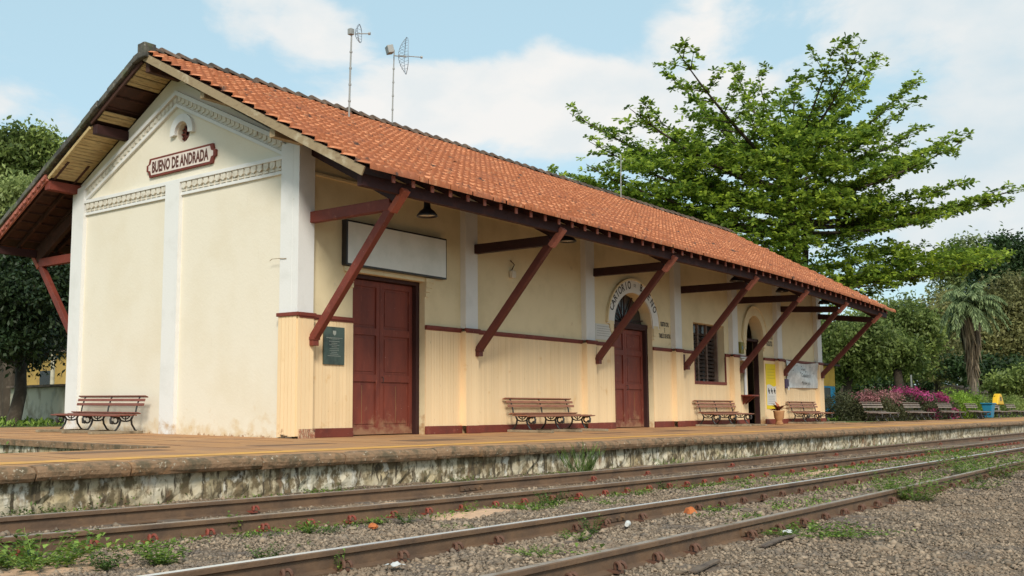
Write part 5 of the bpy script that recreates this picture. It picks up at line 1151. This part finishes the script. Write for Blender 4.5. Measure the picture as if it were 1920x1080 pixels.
# hedges and flowering bushes
def bush(name, lobes, n, nl, cr_, ll, m, label, cat='bush', group=None, blooms=None):
    x = sum(a[0] for a in lobes)/len(lobes); y = sum(a[1] for a in lobes)/len(lobes); t = thing(name, (x, y, 0), label, cat, group)
    V, F, col = crown_leaves(lobes, n, nl, cr_, ll); V[:, 2] = np.maximum(V[:, 2], .01); fastmesh('foliage', V, F, col, m, t)
    if blooms:
        lb, n2, m2 = blooms; V, F, col = crown_leaves(lb, n2, 30, .12, .085); V[:, 2] = np.maximum(V[:, 2], .01); fastmesh('blossom', V, F, col, m2, t)
    q = MB()
    for a in lobes: 
        for _ in range(3): q.tube([(a[0]+rng.normal(0, .1), a[1], 0), (a[0]+rng.normal(0, a[3]*.5), a[1]+rng.normal(0, .2), a[2]+a[5]*.5)], [.025, .01], 5)
    q.build('stem', 'bark', t)
bush('dark_shrub', [(31.2, .75, .5, 1.0, .6, .62), (32.6, .55, .45, 1.2, .7, .6)], 240, 46, .14, .08, 'leafbush', 'dark low shrub at the corner of the station, left of the bougainvillea', group='garden bushes')
bush('bougainvillea', [(32.0, -.35, .5, 1.1, .6, .68), (33.9, -.4, .5, 1.2, .6, .62)], 260, 46, .14, .08, 'leafbush', 'bougainvillea with faded pink bracts behind the nearest platform bench', group='garden bushes', blooms=([(31.5, -.35, .95, .9, .4, .2), (31.9, -.45, 1.0, 1.0, .5, .2), (33.6, -.5, .95, 1.0, .4, .2)], 80, 'bloomfade'))
bush('bougainvillea', [(35.9, -.45, .55, 1.4, .6, .72), (38.3, -.5, .55, 1.3, .6, .6)], 260, 46, .15, .085, 'leafbush', 'bougainvillea with the brightest magenta crown, behind the second bench', group='garden bushes', blooms=([(35.7, -.55, 1.2, .95, .5, .18), (37.3, -.6, 1.02, 1.3, .4, .16), (38.5, -.95, .35, .25, .2, .3)], 90, 'bloom'))
bush('bougainvillea', [(40.9, -.5, .5, 1.2, .55, .62), (42.2, -.5, .45, .8, .5, .5)], 170, 46, .15, .085, 'leafbush', 'small bougainvillea with a magenta tuft before the green hedge', group='garden bushes', blooms=([(40.8, -.6, .95, .8, .4, .2), (42.0, -.95, .3, .25, .2, .3)], 52, 'bloom'))
bush('green_hedge', [(44.2, -.45, .62, 1.9, .7, .72), (47.3, -.4, .58, 1.6, .7, .62)], 330, 50, .16, .10, 'leafhedge', 'bright yellow green hedge behind the third and fourth platform benches', 'hedge', group='garden bushes')
bush('green_hedge', [(51.5, .1, .5, 2.6, .8, .62), (56.5, .1, .5, 3.0, .8, .62), (63, .1, .5, 4.0, .9, .7)], 330, 50, .2, .12, 'leafmid', 'darker trimmed hedge running on past the yellow bin', 'hedge', group='garden bushes')
# buildings and posts behind
def house(name, x0, x1, y0, y1, h, m, label, roofm='tileold', rh_=1.0, win=(), doors=(), rz=None):
    t = thing(name, ((x0+x1)/2, (y0+y1)/2, 0), label, 'house'); q = MB(); q.box(x0, x1, y0, y1, -.3, h); q.build('wall', m, t)
    q = MB(); ym = (y0+y1)/2; q.prism([(y0-.4, h-.05), (y1+.4, h-.05), (ym, h+rh_)], lambda a, b, d: (d, a, b), x0-.3, x1+.3); q.build('roof', roofm, t)
    for (side, a, b_, c_, d_) in win:
        q = MB()
        if side == 'x': q.box(x0-.03, x0+.02, a, b_, c_, d_)
        else: q.box(a, b_, y0-.03, y0+.02, c_, d_)
        q.build('window', 'darkglass', t)
    return t
s = site(95, 52); house('yellow_house', s[0]-.5, s[0]+9, s[1]-6, s[1]+4, 3.1, 'yellowwall', 'yellow house glimpsed between the tree trunk and the grey wall on the left', win=[('y', s[0]+.5, s[0]+1.6, 1.0, 2.1), ('x', s[1]-4, s[1]-3, 1.0, 2.2), ('x', s[1]-1, s[1], 1.0, 2.2)])
s = site(20, 50); tag(wall_yl := (lambda: (lambda q: (q.box(s[0]-14, s[0]+4, s[1]+.0, s[1]+.25, -.3, 1.35), q.build('boundary_wall', 'yellowwall'))[1])(MB()))(), 'low yellow boundary wall behind the leaning shade tree', 'wall')
def shed():
    a, b = site(70, 34), site(180, 30); t = thing('grey_shed', a, 'small stained grey masonry shed beyond the platform on the left', 'shed'); q = MB(); A_ = Vector(a); B_ = Vector(b); q.beam(A_+Vector((0, 0, .42)), B_+Vector((0, 0, .42)), 1.6, 1.3); q.build('wall', 'greywall', t)
    q = MB(); q.beam(A_+Vector((0, 0, 1.11)), B_+Vector((0, 0, 1.11)), 1.9, .07); q.build('roof', 'tileold', t)
shed()
s = site(101, 38); t = thing('concrete_post', s, 'pale round concrete post behind the grey shed', 'post'); q = MB(); q.tube([(s[0], s[1], -.2), (s[0], s[1], hgt(662, 38))], [.085, .075], 10); q.build('shaft', 'greywall', t); q = MB(); q.tube([(s[0], s[1], hgt(662, 38)), (s[0], s[1], hgt(662, 38)+.04)], .1, 10); q.build('cap', 'greywall', t)
# amber and blue kiosk just behind the far corner
s = site(1563, 56); X1, Y0 = s[0], s[1]; t = thing('amber_kiosk', (X1-3, Y0+2, 0), 'amber and blue painted building with a dark window behind the far corner of the station', 'building')
q = MB(); q.box(X1-6, X1, Y0, Y0+4, 0, hgt(722, 56)); q.build('wall', 'bluewall', t); q = MB(); q.box(X1-6, X1, Y0-.01, Y0+4.01, hgt(722, 56)+.002, 2.75); q.build('upper_wall', 'amber', t)
q = MB(); q.box(X1-1.9, X1-.9, Y0-.05, Y0, .5, hgt(725, 56)); q.box(X1-.03, X1+.03, Y0+1, Y0+2, .6, 1.5); q.build('window', 'darkglass', t); q = MB(); q.box(X1-6.2, X1+.1, Y0-.3, Y0+4.3, 2.76, 2.86); q.build('roof', 'darkred', t)
s = site(1775, 100); house('cream_house', s[0]-1, s[0]+8, s[1]-3.0, s[1]+2, 1.9, 'housecream', 'low cream house with pale tiled eave far behind the green hedge', 'tileold', .8, win=[('x', s[1]-2, s[1]-1, .6, 1.5)])
for i, (px, py, d, lb) in enumerate(((1706, 700, 62, 'thin pale garden post behind the magenta bougainvillea'), (1830, 700, 70, 'thin blue grey post right of the palm trunk'))):
    s = site(px, d); q = MB(); q.tube([(s[0], s[1], 0), (s[0], s[1], hgt(py, d))], .05, 6); tag(q.build('garden_post', 'steel'), lb, 'post', 'garden posts')
# scalloped ends of the pan tiles at the low verge on the yard side
mb = MB()
for i in range(13):
    y = 7.25+i*.185; z = zr(y)-.13; n = 8
    mb.prism([(y-.085, z+.07), (y+.085, z-.02)]+[(y+.085*math.cos(t), z-.02*(1+math.cos(t))+.02-.075*math.sin(t)) for t in np.linspace(.2, math.pi-.2, 6)], lambda a, b, d: (d, a, b), RX0+.0, RX0+.06)
o = mb.build('tile_end', 'pinkandlit', ST); o.parent = roof2
